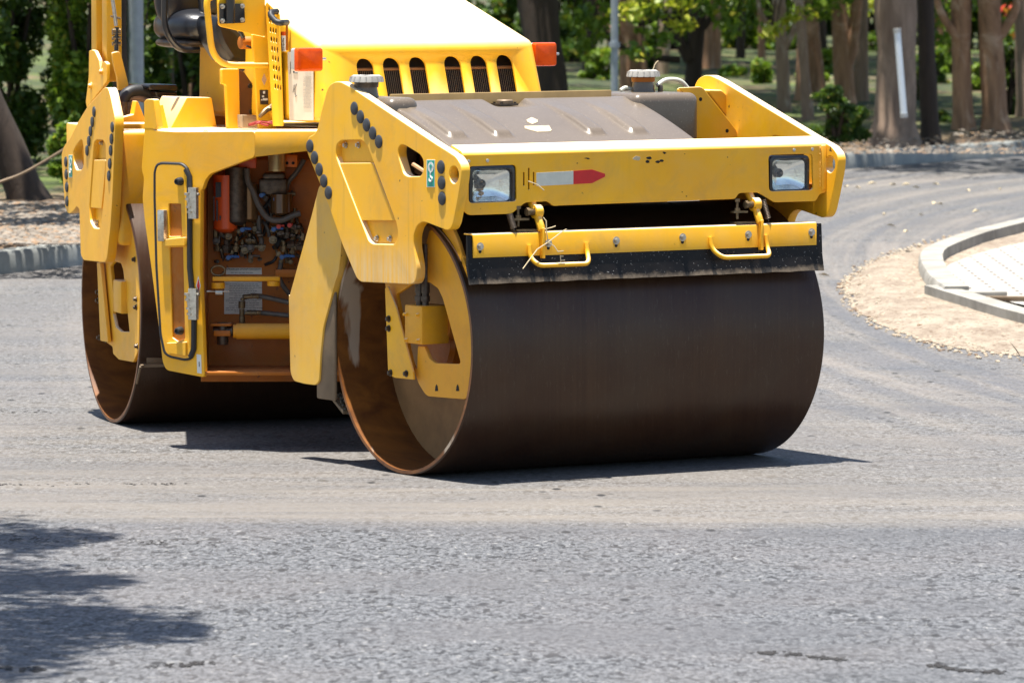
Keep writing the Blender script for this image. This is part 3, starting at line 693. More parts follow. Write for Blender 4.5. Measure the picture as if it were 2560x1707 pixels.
# rear mount inside drum
rm = plate('motor_mount', Rr, [T('B', [(640,672),(700,600),(760,300),(850,300),(895,500),(905,700),(912,900),(905,1240),(870,1320),(775,1303),(738,1265),(735,1220),(700,1195),(655,1180)]),
     T('B', [(720,690),(745,662),(790,675),(805,720),(845,1110),(845,1122),(790,1120),(755,1090),(735,1000),(740,880)])], .02, MY, root, a=.03, r=.012)
mb = MB(); p0 = un(Rr, *T('B', [(738,780)])[0], a=0); p1 = un(Rr, *T('B', [(790,1005)])[0], a=0); mb.box(Rr, .0, .12, p0.y, p1.y, p1.z, p0.z); mb.build('drive_motor', MY, root, .008)
for x, y in ((642,862),(642,918),(650,1160),(692,1175),(880,650),(890,908),(890,962),(897,1215)): bolt('bolt', wp(Rr, 'B', x, y, a=.028), NR, .011, rm, MGd)
plate('mount_flange', Rr, [T('B', [(632,670),(655,670),(705,1190),(655,1180)])], .02, MY, rm, a=.0, r=.004)
mb = MB(); q0 = wp(Rr, 'B', 955, 1290, b=.62); q1 = wp(Rr, 'B', 1062, 1335, b=.62)
mb.hexa([wp(Rr,'B',957,1332,b=.60), wp(Rr,'B',1075,1338,b=.60), wp(Rr,'B',1075,1338,b=.54), wp(Rr,'B',957,1332,b=.54), wp(Rr,'B',957,1288,b=.60), wp(Rr,'B',1075,1292,b=.60), wp(Rr,'B',1075,1292,b=.54), wp(Rr,'B',957,1288,b=.54)])
mb.tube([wp(Rr,'B',918,1348,b=.63), wp(Rr,'B',955,1340,b=.61)], .012, 4); mb.tube([wp(Rr,'B',918,1348,b=.63), wp(Rr,'B',893,1460,b=.55)], .008, 4)
mb.tube([wp(Rr,'B',918,1345,b=.62)+UP*.0, wp(Rr,'B',918,1345,b=.62)+Rr['a']*1.9], .012, 4)
mb.build('rear_scraper', MMU, root, .003)

# ---- centre frame: flared side panel, deck edge, recess
SP = T(1, [(770,870),(835,960),(1000,970),(1580,966)]) + T(1, [(1580,1155),(1250,1280),(1215,1325),(1195,1390)]) + T('B', [(1312,200),(1305,700),(1325,1130),(1335,1420)]) + T('B', [(1085,1372),(1062,1320),(1040,1120),(990,720),(945,400),(930,250),(940,120)]) + T(1, [(745,1250),(765,1000)])
DR = T('B', [(1016,80),(1030,35),(1060,25),(1190,30),(1225,60),(1240,130),(1240,700),(1268,1000),(1270,1240),(1250,1290),(1210,1300),(1110,1278),(1080,1255),(1055,1140),(1028,700),(1016,250)])
side = plate('side_panel', D, [SP], .03, MY, root, a=0, r=.02); side['label'] = 'flared yellow side panel holding the tall narrow door'
# raised panel top beside the deck
mb = MB(); 
t0 = wp(D, 'A', 1130, 945, a=0); 
plate('panel_horn', D, [T('A', [(1128,800),(1150,778),(1205,780),(1235,1000),(1215,1020),(1190,1010),(1130,1010)])], .05, MY, side, a=-.001, r=.01)
# door: backing, face with slots, rubber seal
def dpath(pts, a_): return [P(D, *un(D, X, Y, a=a_)) for X, Y in pts]
mb = MB(); cl = fillet([Vector((un(D, X, Y, a=-.004).y, un(D, X, Y, a=-.004).z, 0)) for X, Y in DR], .02, 5)
mb.tube([P(D, -.004, p_.x, p_.y) for p_ in cl], .011, 8, closed=True); seal = mb.build('door_seal', MK, side, smooth=60)
mb = MB(); mb.tube(dpath(T('B', [(1215,60),(1238,110),(1240,700),(1268,1000),(1266,1235),(1245,1285)]), -.008), .015, 8); mb.build('door_seal', MK, side)
slot1 = T('B', [(1102,285),(1182,287),(1188,498),(1105,500)]); slot2 = T('B', [(1107,572),(1195,568),(1208,1170),(1160,1185),(1125,1160)])
door = plate('door', D, [DR, slot1, slot2], .014, MY, root, a=-.014, r=.02, hr=.006); door['label'] = 'tall narrow side door with two slots and black rubber edging'
plate('door_backing', D, [T('B', [(1085,270),(1200,270),(1222,1200),(1110,1200)])], .004, MYi, door, a=-.0015, r=0, bev=.0005)
plate('door_shelf', D, [T('B', [(1062,520),(1198,505),(1205,560),(1065,565)])], .03, MY, door, a=-.04, r=.004)
plate('door_shelf', D, [T('B', [(1088,1195),(1212,1188),(1212,1280),(1100,1262)])], .02, MYe, door, a=-.03, r=.004)
mb = MB(); mb.box(D, -.05, -.014, *[un(D, *T('B', [(x, 400)])[0], a=-.02).y for x in (1048, 1092)], un(D, *T('B', [(1060,530)])[0], a=-.02).z, un(D, *T('B', [(1060,325)])[0], a=-.02).z)
mb.build('door_latch', MG, door, .006)
for yy in (140, 1115):
    mb = MB(); p = wp(D, 'B', 1180, yy, a=-.014); mb.lathe(p, -D['a'], [(0,.022),(.02,.020),(.035,.016),(.037,.010),(.030,.009),(.030,0)], 20); mb.build('rubber_buffer', MK, door)
for y0, y1 in ((222,340), (875,1005)):
    p0 = wp(D, 'B', 1228, y0, a=-.03); p1 = wp(D, 'B', 1245, y1, a=-.03)
    mb = MB(); mb.tube([p0, p1], .012, 10)
    for t in (0, .28, .72, 1): mb.tube([p0.lerp(p1, t)-UP*.006, p0.lerp(p1, t)+UP*.006], .020, 8)
    mb.tube([p0, p0 + D['b']*.07 - D['a']*.0], .007, 6)
    q_ = p0.lerp(p1, .5); mb.box(dict(o=q_, a=D['a'], b=D['b']), -.01, .012, .0, .05, -.08, .08)
    mb.build('hinge', MG, door)
def decal(name, fr, cr, pts, mat, parent, a=None, b=None): return plate(name, fr, [T(cr, pts)], .0016, mat, parent, a=a, b=b, r=0, bev=.0003)
decal('diamond_sticker', D, 'B', [(1295,757),(1310,820),(1297,880),(1280,820)], MW, side, a=-.0016)
decal('diamond_sticker', D, 'B', [(1295,775),(1305,820),(1297,862),(1286,820)], MR, side, a=-.0030)
decal('label_plate', D, 'B', [(1284,1268),(1313,1272),(1317,1395),(1288,1390)], MW, side, a=-.0016)
decal('label_print', D, 'B', [(1298,1318),(1302,1318),(1303,1350),(1299,1350)], MINK, side, a=-.0030)
# deck edge facet behind the front yoke plate
p1_ = wp(D, 1, 1580, 966, a=0); p2_ = wp(D, 1, 1580, 1155, a=0)
mb = MB(); dirn = Vector((math.cos(.06), math.sin(.06), 0))
zA, zB = p1_.z, p2_.z
mb.hexa([p2_, p2_+dirn*.9+UP*.10, p2_+dirn*.9+UP*.10+Vector((0,.3,0)), p2_+Vector((0,.3,0)), p1_, p1_+dirn*.9, p1_+dirn*.9+Vector((0,.3,0)), p1_+Vector((0,.3,0))])
mb.build('deck_edge', MY, root, .004)
# deck plate
dz = p1_.z
mb = MB(); dk = [wp(D, 1, 835, 960, a=.002), p1_ + Vector((0,.01,0)), p1_ + dirn*.9 + Vector((0,.01,0)), P(M, .9, -.1, 0), P(M, .9, -1.6, 0), wp(D, 1, 835, 960, a=.9)]
dk = [Vector((p_.x, p_.y, dz-.03)) for p_ in dk]; n_ = len(dk)
mb.add(dk + [p_ - UP*.02 for p_ in dk], [tuple(range(n_)), tuple(range(n_, 2*n_))[::-1]] + [(i, (i+1) % n_, n_+(i+1) % n_, n_+i) for i in range(n_)])
deck = mb.build('deck', MY, root, .003)
# recess back wall, side jamb and sill
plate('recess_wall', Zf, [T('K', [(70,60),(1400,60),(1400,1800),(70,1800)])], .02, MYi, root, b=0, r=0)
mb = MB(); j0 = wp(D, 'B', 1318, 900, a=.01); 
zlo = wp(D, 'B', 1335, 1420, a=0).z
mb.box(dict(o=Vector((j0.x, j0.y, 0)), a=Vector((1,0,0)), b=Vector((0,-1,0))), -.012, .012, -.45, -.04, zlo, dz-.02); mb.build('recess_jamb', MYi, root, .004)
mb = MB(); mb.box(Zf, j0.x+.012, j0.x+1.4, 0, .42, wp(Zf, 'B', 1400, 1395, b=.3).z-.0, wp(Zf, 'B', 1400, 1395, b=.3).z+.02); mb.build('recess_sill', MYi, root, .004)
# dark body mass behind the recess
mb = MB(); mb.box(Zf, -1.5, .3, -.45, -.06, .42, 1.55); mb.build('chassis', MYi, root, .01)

# contents of the recess, set in front of its back wall
def K(x, y, b=.05): return wp(Zf, 'K', x, y, b=b)
s1 = decal('diagram_sign', Zf, 'K', [(270,908),(545,908),(548,960),(265,960)], MW, root, b=.002)
s2 = decal('diagram_sign', Zf, 'K', [(252,1015),(548,1018),(550,1268),(252,1270)], MW, root, b=.002)
def text(body, p, u, nrm, size, mat, parent, name='lettering'):
    cu = bpy.data.curves.new(name, 'FONT'); cu.body = body; cu.size = size; cu.extrude = .0004; cu.align_x = 'CENTER'
    o = bpy.data.objects.new(name+'_tmp', cu); COL.objects.link(o); dg = bpy.context.evaluated_depsgraph_get()
    me = bpy.data.meshes.new_from_object(o.evaluated_get(dg)); bpy.data.objects.remove(o); v_ = nrm.cross(u)
    me.transform(Matrix(((u.x, v_.x, nrm.x, p.x), (u.y, v_.y, nrm.y, p.y), (u.z, v_.z, nrm.z, p.z), (0,0,0,1)))); me.name = name
    return link(name, me, mat, parent, 0)
text('SPRINKLER SYSTEM DIAGRAM', K(405, 926, .004), Vector((1,0,0)), Vector((0,-1,0)), .0135, MINK, s1)
def print_lines(fr, cr, x0, y0, x1, y1, rows, parent, b=None, a=None, seed=1, th=3, mat=MINK, name='print_lines'):
    rd = random.Random(seed); mb = MB(); ax = fr['a'] if b is not None else fr['b']
    for i in range(rows):
        y = y0 + (y1-y0)*i/rows; x = x0 + rd.choice((0, 0, .1, .25))*(x1-x0); xe = x1 - rd.random()*.3*(x1-x0)
        while x < xe:
            wv = rd.uniform(.03, .10)*(x1-x0)
            q_ = [wp(fr, cr, X, Y, a=a, b=b) for X, Y in ((x,y+th),(x+wv,y+th),(x+wv,y),(x,y))]; nn = (fr['b'] if b is not None else -fr['a'])*.0006
            mb.hexa([q_[0]+nn, q_[1]+nn, q_[1], q_[0], q_[3]+nn, q_[2]+nn, q_[2], q_[3]]); x += wv*1.25
    return mb.build(name, mat, parent, smooth=0)
print_lines(Zf, 'K', 265, 1035, 540, 1262, 17, s2, b=.0026, seed=4)
print_lines(Zf, 'K', 280, 944, 540, 958, 1, s1, b=.0026, seed=5)
def can(cx, y0, y1, r, mat, name, b=.12, dome=.35, parent=root):
    p = K(cx, y1, b); h = (K(cx, y0, b) - p).z; mb = MB()
    mb.lathe(p, UP, [(0,0),(0,r*.45),(r*.18,r*.8),(r*dome,r),(h,r),(h,0)], 32); return mb.build(name, mat, parent)
fe = can(262, 180, 632, .062, MOR, 'orange_canister')
plate('canister_label', Zf, [T('K', [(185,238),(228,238),(228,352),(185,360)])], .002, MINK, fe, b=.185, r=0, bev=.0004)
for x0, x1, y0, y1 in ((168,178,350,540), (190,203,380,540), (215,227,500,535)):
    plate('canister_label', Zf, [T('K', [(x0,y0),(x1,y0),(x1,y1),(x0,y1)])], .002, MINK, fe, b=.186, r=0, bev=.0004)
can(348, 120, 575, .058, MGd, 'filter_bowl', .13); can(452, 250, 548, .045, simple('brown_bowl', (.22,.12,.05), .3, .5), 'filter_bowl', .10)
can(700, 330, 505, .055, simple('sediment_glass', (.10,.05,.02), .2, 0, coat=.5), 'water_separator', .12)
can(665, 10, 155, .044, simple('gold_filter', (.55,.42,.2), .35, .6), 'fuel_filter', .16, .08)
print_lines(Zf, 'K', 622, 30, 708, 140, 12, root, b=.206, seed=8, th=2, name='filter_print')
mb = MB(); mb.box(Zf, K(560,0).x, K(735,0).x, .06, .17, K(0,205).z, K(0,160).z); mb.box(Zf, K(530,0).x, K(750,0).x, .05, .14, K(0,330).z, K(0,205).z)
mb.build('filter_head', MGd, root, .012)
mb = MB(); mb.box(Zf, K(372,0).x, K(510,0).x, .10, .14, K(0,122).z, K(0,40).z); mb.build('orange_bracket', MOR, root, .004); mb = MB(); mb.box(Zf, K(722,0).x, K(830,0).x, .10, .12, K(0,115).z, K(0,20).z); mb.build('orange_bracket', simple('orange_paint', (.80,.20,.015), .4), root, .004)
for x in (745, 793):
    mb = MB(); p = K(x, 88, .121); mb.cyl(p, p+Vector((0,-.002,0)), .008, 12); mb.build('bracket_hole', MDK, root)
def pipe(pts, r, mat, name='hose', b=.1, parent=root, n=10, sm=6):
    mb = MB(); mb.tube(smooth_path([K(p_[0], p_[1], p_[2] if len(p_) > 2 else b) for p_ in pts], sm), r, n); return mb.build(name, mat, parent)
pipe([(430,130),(440,230),(480,310),(530,430),(600,520),(700,535),(800,495),(850,480)], .016, MHO, b=.17)
for pts in ([(430,1260,.18),(560,1262,.18),(760,1282,.2)], [(400,1140,.16),(470,1130,.17),(560,1134,.18),(760,1180,.2)], [(520,500),(530,620),(545,700),(540,760)], [(700,850),(690,1000),(770,1120)], [(880,60),(820,160),(760,230),(740,300)]):
    pipe(pts, .013, MHO)
for pts in ([(190,620),(188,700),(195,750),(240,770),(330,750),(450,740),(560,745)], [(450,640),(455,720),(455,800),(460,865)], [(790,580),(800,640),(790,720),(800,830)], [(700,700),(730,720),(740,830),(745,870)], [(440,300),(500,300),(600,330),(740,330),(810,330)], [(780,470),(785,700)], [(180,610),(182,700)], [(620,590),(720,600),(800,585)]):
    pipe(pts, .011, MBR, 'pipe', .08)
for i, (x, y, s) in enumerate([(275,745,.030),(455,700,.022),(455,755,.024),(720,745,.024),(790,730,.028),(800,760,.02),(745,640,.024),(640,620,.018),(190,700,.020),(195,750,.018),(285,835,.016),(285,660,.020),(480,300,.018),(445,345,.016),(480,265,.015),(805,470,.016),(860,745,.024),(700,860,.014),(760,820,.016),(545,740,.018),(655,400,.012),(655,460,.010),(810,585,.022),(460,850,.014),(400,790,.02),(750,240,.014),(575,360,.016),(345,750,.022),(850,715,.015),(775,860,.014)]):
    mb = MB(); p = K(x, y, .10); rd = random.Random(i)
    ax = [UP, Vector((1,0,0)), Vector((0,-1,.2))][i % 3]
    mb.lathe(p - ax.normalized()*s, ax, [(0,s*.6),(0,s*.8),(s*.5,s*.8),(s*.55,s),(s*1.3,s),(s*1.4,s*.6),(s*2.2,s*.6),(s*2.2,0)], 6 + 2*(i % 4)); mb.build('valve_body', MBR if i % 2 else MGd, root, smooth=30)
for x, y, dx, m in ((395,610,70,MBL),(285,828,85,MBL),(655,370,90,MBL),(640,607,75,MBL),(705,824,100,MBL),(460,824,75,MGd),(765,575,25,MRD),(680,585,45,MRD),(545,340,30,MBL)):
    mb = MB(); p = K(x, y, .15); q_ = K(x+dx, y, .15); mb.tube([p, p.lerp(q_, .35)+UP*.006, q_+UP*.004], [.011, .008, .006], 8); mb.cyl(p+Vector((0,-.012,0)), p+Vector((0,.02,0)), .012, 10); mb.build('valve_lever', m, root)
rdk = random.Random(42)
for i in range(26):
    x = rdk.choice((rdk.uniform(190, 560), rdk.uniform(600, 880))); y = rdk.uniform(600, 870); dx = rdk.uniform(-90, 90); dy = rdk.uniform(-160, 120)
    pipe([(x, y, .04+rdk.random()*.05), (x+dx*.3, y+dy*.6, .08), (x+dx, y+dy, .05)], rdk.uniform(.006, .012), [MHO, MBR, MK, MGd][i % 4], ['hose', 'pipe'][i % 2])
for i in range(9):
    x = rdk.uniform(560, 900); y = rdk.uniform(200, 560); pipe([(x, y, .03), (x+rdk.uniform(-60,60), y+90, .06), (x+rdk.uniform(-80,80), y+220, .03)], rdk.uniform(.008, .014), [MK, MHO][i % 2])
for i in range(26):
    p = K(rdk.choice((rdk.uniform(190, 560), rdk.uniform(600, 880))), rdk.uniform(600, 860), rdk.uniform(.06, .13)); s_ = rdk.uniform(.010, .022); mb = MB(); ax = [UP, Vector((1,0,0)), Vector((0,-1,.2))][i % 3].normalized()
    mb.lathe(p, ax, [(0,0),(0,s_*.7),(s_*.5,s_*.7),(s_*.5,s_),(s_*1.2,s_),(s_*1.2,s_*.6),(s_*2,s_*.6),(s_*2,0)], 6+i % 5); mb.build('fitting', [MBR, MGd, MBR][i % 3], root, smooth=30)
mb = MB(); mb.box(Zf, K(655,0).x, K(900,0).x, .02, .12, K(0,975).z, K(0,915).z); mb.build('bay_bracket', MYi, root, .004)
# safety bar, ring and pins
mb = MB(); a_, b_ = K(165,990,.30), K(685,985,.24)
mb.box(Zf, K(158,0,.28).x, K(688,0,.28).x, .24, .31, K(0,1010,.28).z, K(0,975,.28).z); mb.cyl(K(205,1070,.28), K(205,1022,.28), .036, 18); mb.cyl(K(640,1050,.28), K(640,1012,.28), .034, 18)
lb = mb.build('locking_bar', MYn, root, .004)
mb = MB(); rg = [K(205+52*math.cos(t)*(1.05), 930+38*math.sin(t)*(1), .29) for t in np.linspace(0, 2*math.pi, 24, endpoint=False)]; mb.tube(rg, .006, 8, closed=True); mb.build('pull_ring', MBR, lb)
mb = MB(); mb.tube([K(115,1092,.28), K(290,1092,.26)], .005, 8); mb.cyl(K(185,1098,.28), K(240,1098,.28), .016, 10); mb.build('locking_pin', MG, lb)
# steering cylinder
mb = MB(); c0, c1 = K(325,1405,.24), K(1100,1405,.24)
mb.tube([c0, c0.lerp(c1,.03), c0.lerp(c1,.03), c1], [.035, .035, .041, .041], 28); cy = mb.build('steering_cylinder', MYn, root, smooth=40)
mb = MB(); mb.cyl(K(240,1510,.24), K(240,1335,.24), .030, 18); mb.cyl(K(165,1405,.24), K(320,1405,.24), .026, 16); mb.build('cylinder_clevis', MGd, cy, .003)
mb = MB(); mb.box(Zf, K(145,0,.24).x, K(305,0,.24).x, .2, .28, K(0,1362,.24).z, K(0,1340,.24).z); mb.box(Zf, K(165,0,.24).x, K(300,0,.24).x, .2, .28, K(0,1440,.24).z, K(0,1395,.24).z); mb.build('clevis_plate', MYi, cy, .005)
for (x0,y0,x1,y1,r) in ((392,1350,392,1290,.016),(392,1290,392,1230,.014),(390,1225,392,1170,.018),(415,1262,540,1262,.011),(395,1165,398,1145,.012),(405,1135,520,1132,.011)):
    mb = MB(); mb.cyl(K(x0,y0,.2), K(x1,y1,.2), r, 8); mb.build('hose_fitting', MBR, cy, .002)
for (x, y) in ((455,1262),(500,1262),(465,1130),(515,1132)):
    mb = MB(); mb.cyl(K(x-8,y,.2), K(x+8,y,.2), .014, 8); mb.build('hose_fitting', MBR, cy, .002)

# ---- hood
HA = -.60; HB = -.08
pTL = un(M, 815, 108, b=HB-.10); pTR = un(M, 1334, 100, b=HB-.10); zt_h = (pTL.z+pTR.z)/2
pBR = un(M, 1350, 235, b=HB)
aL, aR = HA, pTR.x
mb = MB()
zb_h = dz + .02; bt = HB-.10; bb = bt + (zt_h-zb_h)*.33
zback = zt_h + .40; bback = bt - 1.35
pts = [P(M, aL, bb, zb_h), P(M, aR+.015, bb, zb_h), P(M, aR+.015, bback, zb_h), P(M, aL, bback, zb_h),
       P(M, aL+.015, bt, zt_h), P(M, aR, bt, zt_h), P(M, aR, bback, zback), P(M, aL+.015, bback, zback)]
# cut the rear part: hood left side ends at the perforated pillar
mb.hexa(pts); hood = mb.build('engine_hood', MYh, root, .035, smooth=50, seg=6); hood['label'] = 'sloping yellow engine hood with six rounded louvre slots'
# louvre cutters
nh = (M['b'] + UP*.33).normalized(); vh = nh.cross(M['a']) ; vh = vh if vh.z > 0 else -vh
org = P(M, 0, bt, zt_h)
def on_face(X, Y):
    d = ray(X, Y); t = (org - CO).dot(nh) / d.dot(nh); p = CO + d*t - org; return Vector((p.dot(M['a']), p.dot(vh)))
cut = bpy.data.meshes.new('c'); cb = MB()
tops = [(615,428),(808,423),(1000,418),(1258,411),(1450,407),(1640,402)]
rad = (on_face(*T(3, [(870,490)])[0]) - on_face(*T(3, [(747,492)])[0])).length/2
uh = M['a']
for x, y in tops:
    t_ = on_face(*T(3, [(x, y)])[0]); c_ = Vector((t_.x, t_.y - rad)); prof = [(c_.x + rad*math.cos(a_), c_.y + rad*math.sin(a_)) for a_ in np.linspace(0, math.pi, 14)] + [(c_.x-rad, c_.y-.26), (c_.x+rad, c_.y-.26)]
    n_ = len(prof); vs = [org + uh*p_[0] + vh*p_[1] + nh*.03 for p_ in prof] + [org + uh*p_[0] + vh*p_[1] - nh*.05 for p_ in prof]
    cb.add(vs, [tuple(range(n_)), tuple(range(n_, 2*n_))[::-1]] + [(i, n_+i, n_+(i+1) % n_, (i+1) % n_) for i in range(n_)])
kl, kr = on_face(*T(3, [(520,480)])[0]).x, on_face(*T(3, [(1800,480)])[0]).x
cb2 = MB(); cb2.add([org+uh*a_+vh*z_-nh*d_ for d_ in (.012,.20) for a_, z_ in ((kl,-.30),(kr,-.30),(kr,-.03),(kl,-.03))], [(0,1,2,3),(4,5,6,7),(0,1,5,4),(1,2,6,5),(2,3,7,6),(3,0,4,7)])
cav = cb2.build('cutter', None, root, smooth=0)
md = hood.modifiers.new('c', 'BOOLEAN'); md.object = cav; md.operation = 'DIFFERENCE'; md.solver = 'EXACT'
co_ = cb.build('cutter', None, root, smooth=0)
md = hood.modifiers.new('b', 'BOOLEAN'); md.object = co_; md.operation = 'DIFFERENCE'; md.solver = 'EXACT'
bpy.context.view_layer.update(); dg = bpy.context.evaluated_depsgraph_get(); nm = bpy.data.meshes.new_from_object(hood.evaluated_get(dg))
hood.modifiers.clear(); hood.data = nm; bpy.data.objects.remove(co_); bpy.data.objects.remove(cav)
mb = MB(); a_l, a_r = on_face(*T(3, [(540,480)])[0]).x, on_face(*T(3, [(1780,480)])[0]).x
ztop_r = on_face(*T(3, [(1258,480)])[0]).y
mb.add([org+uh*a_+vh*z_-nh*d_ for d_ in (.10,.19) for a_, z_ in ((kl+.004,-.29),(kr-.004,-.29),(kr-.004,-.04),(kl+.004,-.04))], [(0,1,2,3),(4,5,6,7),(0,1,5,4),(1,2,6,5),(2,3,7,6),(3,0,4,7)]); mb.build('radiator_shroud', MDK, hood)
rad_ = MB()
k = a_l
while k < a_r:
    rad_.tube([org+uh*k+vh*-.29-nh*.06, org+uh*k+vh*ztop_r-nh*.06], .0012, 4); k += .0115
rad_.build('radiator_fins', simple('radiator_metal', (.30,.22,.13), .5, .3), hood)
rad_ = MB(); rad_.tube([org+uh*a_l+vh*ztop_r-nh*.055, org+uh*a_r+vh*ztop_r-nh*.055], .008, 6); rad_.build('radiator_header', simple('radiator_rust', (.30,.14,.05), .6), hood)
# sign panel on the hood side
HS = HA - .002
sg = decal('table_sign', M, 'G', [(1135,620),(1440,620),(1444,1432),(1158,1432)], simple('aged_sign_paper', (.60, .54, .44), .6, var=.12, sc_=12), hood, a=HS)
print_lines(M, 'G', 1320, 870, 1430, 1300, 26, sg, a=HS-.0018, seed=11, th=3, mat=simple('pale_ink', (.35,.34,.31), .6))
for pts in ([(1175,735),(1195,740),(1205,870),(1255,872)], [(1165,880),(1170,740)], [(1210,700),(1215,860)], [(1240,1000),(1220,1060),(1225,1130),(1245,1140),(1225,1150)], [(1215,1010),(1200,1100)]):
    mb = MB(); mb.tube([wp(M, 'G', x, y, a=HS-.002) for x, y in pts], .0018, 4); mb.build('line_drawing', MINK, sg)
decal('warning_sticker', M, 'G', [(1040,380),(1110,378),(1112,425),(1042,428)], MOR, hood, a=HS); wsx = decal('warning_sticker', M, 'G', [(1042,430),(1112,427),(1118,615),(1046,617)], MW, hood, a=HS)
print_lines(M, 'G', 1050, 530, 1112, 610, 4, wsx, a=HS-.0018, seed=13, th=3)
mb = MB(); mb.tube([wp(M,'G',x,y,a=HS-.002) for x, y in ((1045,485),(1060,470),(1058,440))], .002, 4); mb.tube([wp(M,'G',x,y,a=HS-.002) for x, y in ((1075,505),(1082,470),(1090,455))], .002, 4); mb.build('line_drawing', MINK, wsx)
# bevel strip along hood side between pillar and sign
mb = MB(); mb.hexa([wp(M,'G',1010,1500,a=HA-.012), wp(M,'G',1480,1510,a=HA-.012), wp(M,'G',1480,1510,a=HA), wp(M,'G',1010,1500,a=HA), wp(M,'G',1010,1492,a=HA-.012), wp(M,'G',1480,1500,a=HA-.012), wp(M,'G',1480,1500,a=HA), wp(M,'G',1010,1492,a=HA)]); mb.build('hood_trim', MGd, hood)
# perforated panel: own plate a little proud of the hood side
PA = HA - .03
oq = T('G', [(872,60),(890,30),(1035,170),(1080,1500),(960,1500)])
holes = []
for i in range(9):
    y = 130 + i*112; x = 912 + i*9.5
    cols = [(0,0),(31,8),(62,16)] if 0 < i else [(0,-20)]
    for dx, dy in cols: holes.append((x+dx, y+dy))
polys = [fillet([(p.y, p.z) for p in (un(M, X, Y, a=PA) for X, Y in oq)], .006)]
for x, y in holes:
    p = un(M, *T('G', [(x, y)])[0], a=PA); polys.append([Vector((q_[0], q_[1])) for q_ in circ2((p.y, p.z), .0105, 16, .0165)])
pf = slab('perforated_panel', M['o']+M['a']*PA, M['b'], UP, -M['a'], polys, .006, MYh, root, .001)
plate('perforated_backing', M, [oq], .004, MDK, pf, a=PA+.014, r=0, bev=.0005)
# hood handle
mb = MB(); h0 = [wp(M,'G',1010,140,a=PA), wp(M,'G',935,150,a=PA-.05), wp(M,'G',935,190,a=PA-.06), wp(M,'G',1000,265,a=PA-.06), wp(M,'G',1060,275,a=PA-.04), wp(M,'G',1130,270,a=HA)]
mb.tube(round_path(h0, .03, 5), .0165, 10); mb.build('grab_handle', MK, hood, smooth=60)
mb = MB(); mb.box(M, HA-.004, HA, *[un(M,*T('G',[(x,300)])[0],a=HA).y for x in (1120,1142)], un(M,*T('G',[(1130,600)])[0],a=HA).z, un(M,*T('G',[(1130,240)])[0],a=HA).z); mb.build('hood_seam', MYi, hood)
# pillar behind the perforated panel
FB = un(M, *T('G', [(870,800)])[0], a=PA).y    # b where the frontal plates start
pil = plate('pillar_panel', M, [T('G', [(722,560),(735,640),(780,1350),(800,1540),(1000,1540),(872,60),(865,440),(720,410)])], .02, MYh, root, b=FB-.02, r=.006)
decal('diamond_sticker', M, 'G', [(858,875),(888,950),(858,1020),(828,950)], simple('faded_sticker', (.60,.38,.22), .6), pil, b=FB-.019)
nb = decal('rating_plate', M, 'G', [(803,1072),(903,1072),(910,1246),(812,1246)], simple('rating_plate_brown', (.06,.04,.03), .35), pil, b=FB-.018)
for x0,x1,y0,y1 in ((832,858,1138,1160),(842,900,1170,1196),(845,870,1085,1115),(822,838,1182,1196)):
    decal('rating_print', M, 'G', [(x0,y0),(x1,y0),(x1,y1),(x0,y1)], MW, nb, b=FB-.0165)
mb = MB(); mb.hexa([wp(M,'G',955,1290,b=FB), wp(M,'G',1000,1290,b=FB), wp(M,'G',1000,1290,b=FB-.03), wp(M,'G',955,1290,b=FB-.03), wp(M,'G',960,1180,b=FB), wp(M,'G',1025,1150,b=FB), wp(M,'G',1025,1150,b=FB-.03), wp(M,'G',960,1180,b=FB-.03)])
mb.tube([wp(M,'G',800,1390,b=FB+.03), wp(M,'G',870,1320,b=FB+.03), wp(M,'G',960,1250,b=FB+.02)], [.010,.016,.012], 8); mb.tube([wp(M,'G',900,1300,b=FB+.03), wp(M,'G',945,1290,b=FB+.03)], .014, 6)
mb.build('toggle_latch', MBR, pil, .002)
# mirror bracket plate (facing forward)
bkp = plate('mirror_bracket_plate', M, [T('G', [(312,30),(335,-40),(870,-40),(872,440),(720,408),(345,320),(318,295)])], .015, MYh, root, b=FB+.0, r=.012)
plate('clamp_plate', M, [T('G', [(332,45),(625,48),(634,275),(345,288),(334,270)])], .012, MKp, bkp, b=FB+.016, r=.01)
mb = MB(); mb.tube([wp(M,'G',455,280,b=FB+.03), wp(M,'G',455,-120,b=FB+.03)], .025, 20); mb.build('mirror_post', MKp, bkp)
for x, y in ((362,82),(598,75),(362,250),(598,240)): bolt('bolt', wp(M,'G',x,y,b=FB+.017), M['b'], .009, bkp)
mb = MB(); mb.tube(round_path([wp(M,'G',330,-60,b=FB-.03), wp(M,'G',185,-20,b=FB-.03), wp(M,'G',175,60,b=FB-.03), wp(M,'G',250,780,b=FB-.03), wp(M,'G',890,780,b=FB-.03)], .13, 8), .0175, 14); rail = mb.build('guard_rail', MYh, root, smooth=60)
mb = MB(); p = wp(M,'G',570,510,b=FB-.12); p2 = wp(M,'G',780,510,b=FB-.12); mb.cyl(p, p2, .034, 20); mb.build('sensor_can', MYi, root, .004)
mb = MB(); mb.tube([wp(M,'G',650,550,b=FB-.06), wp(M,'G',720,575,b=FB-.06), wp(M,'G',825,620,b=FB-.03)], .0055, 8); mb.tube([wp(M,'G',570,370,b=FB-.1), wp(M,'G',610,450,b=FB-.1)], .012, 8); mb.build('lever', MKp, root)
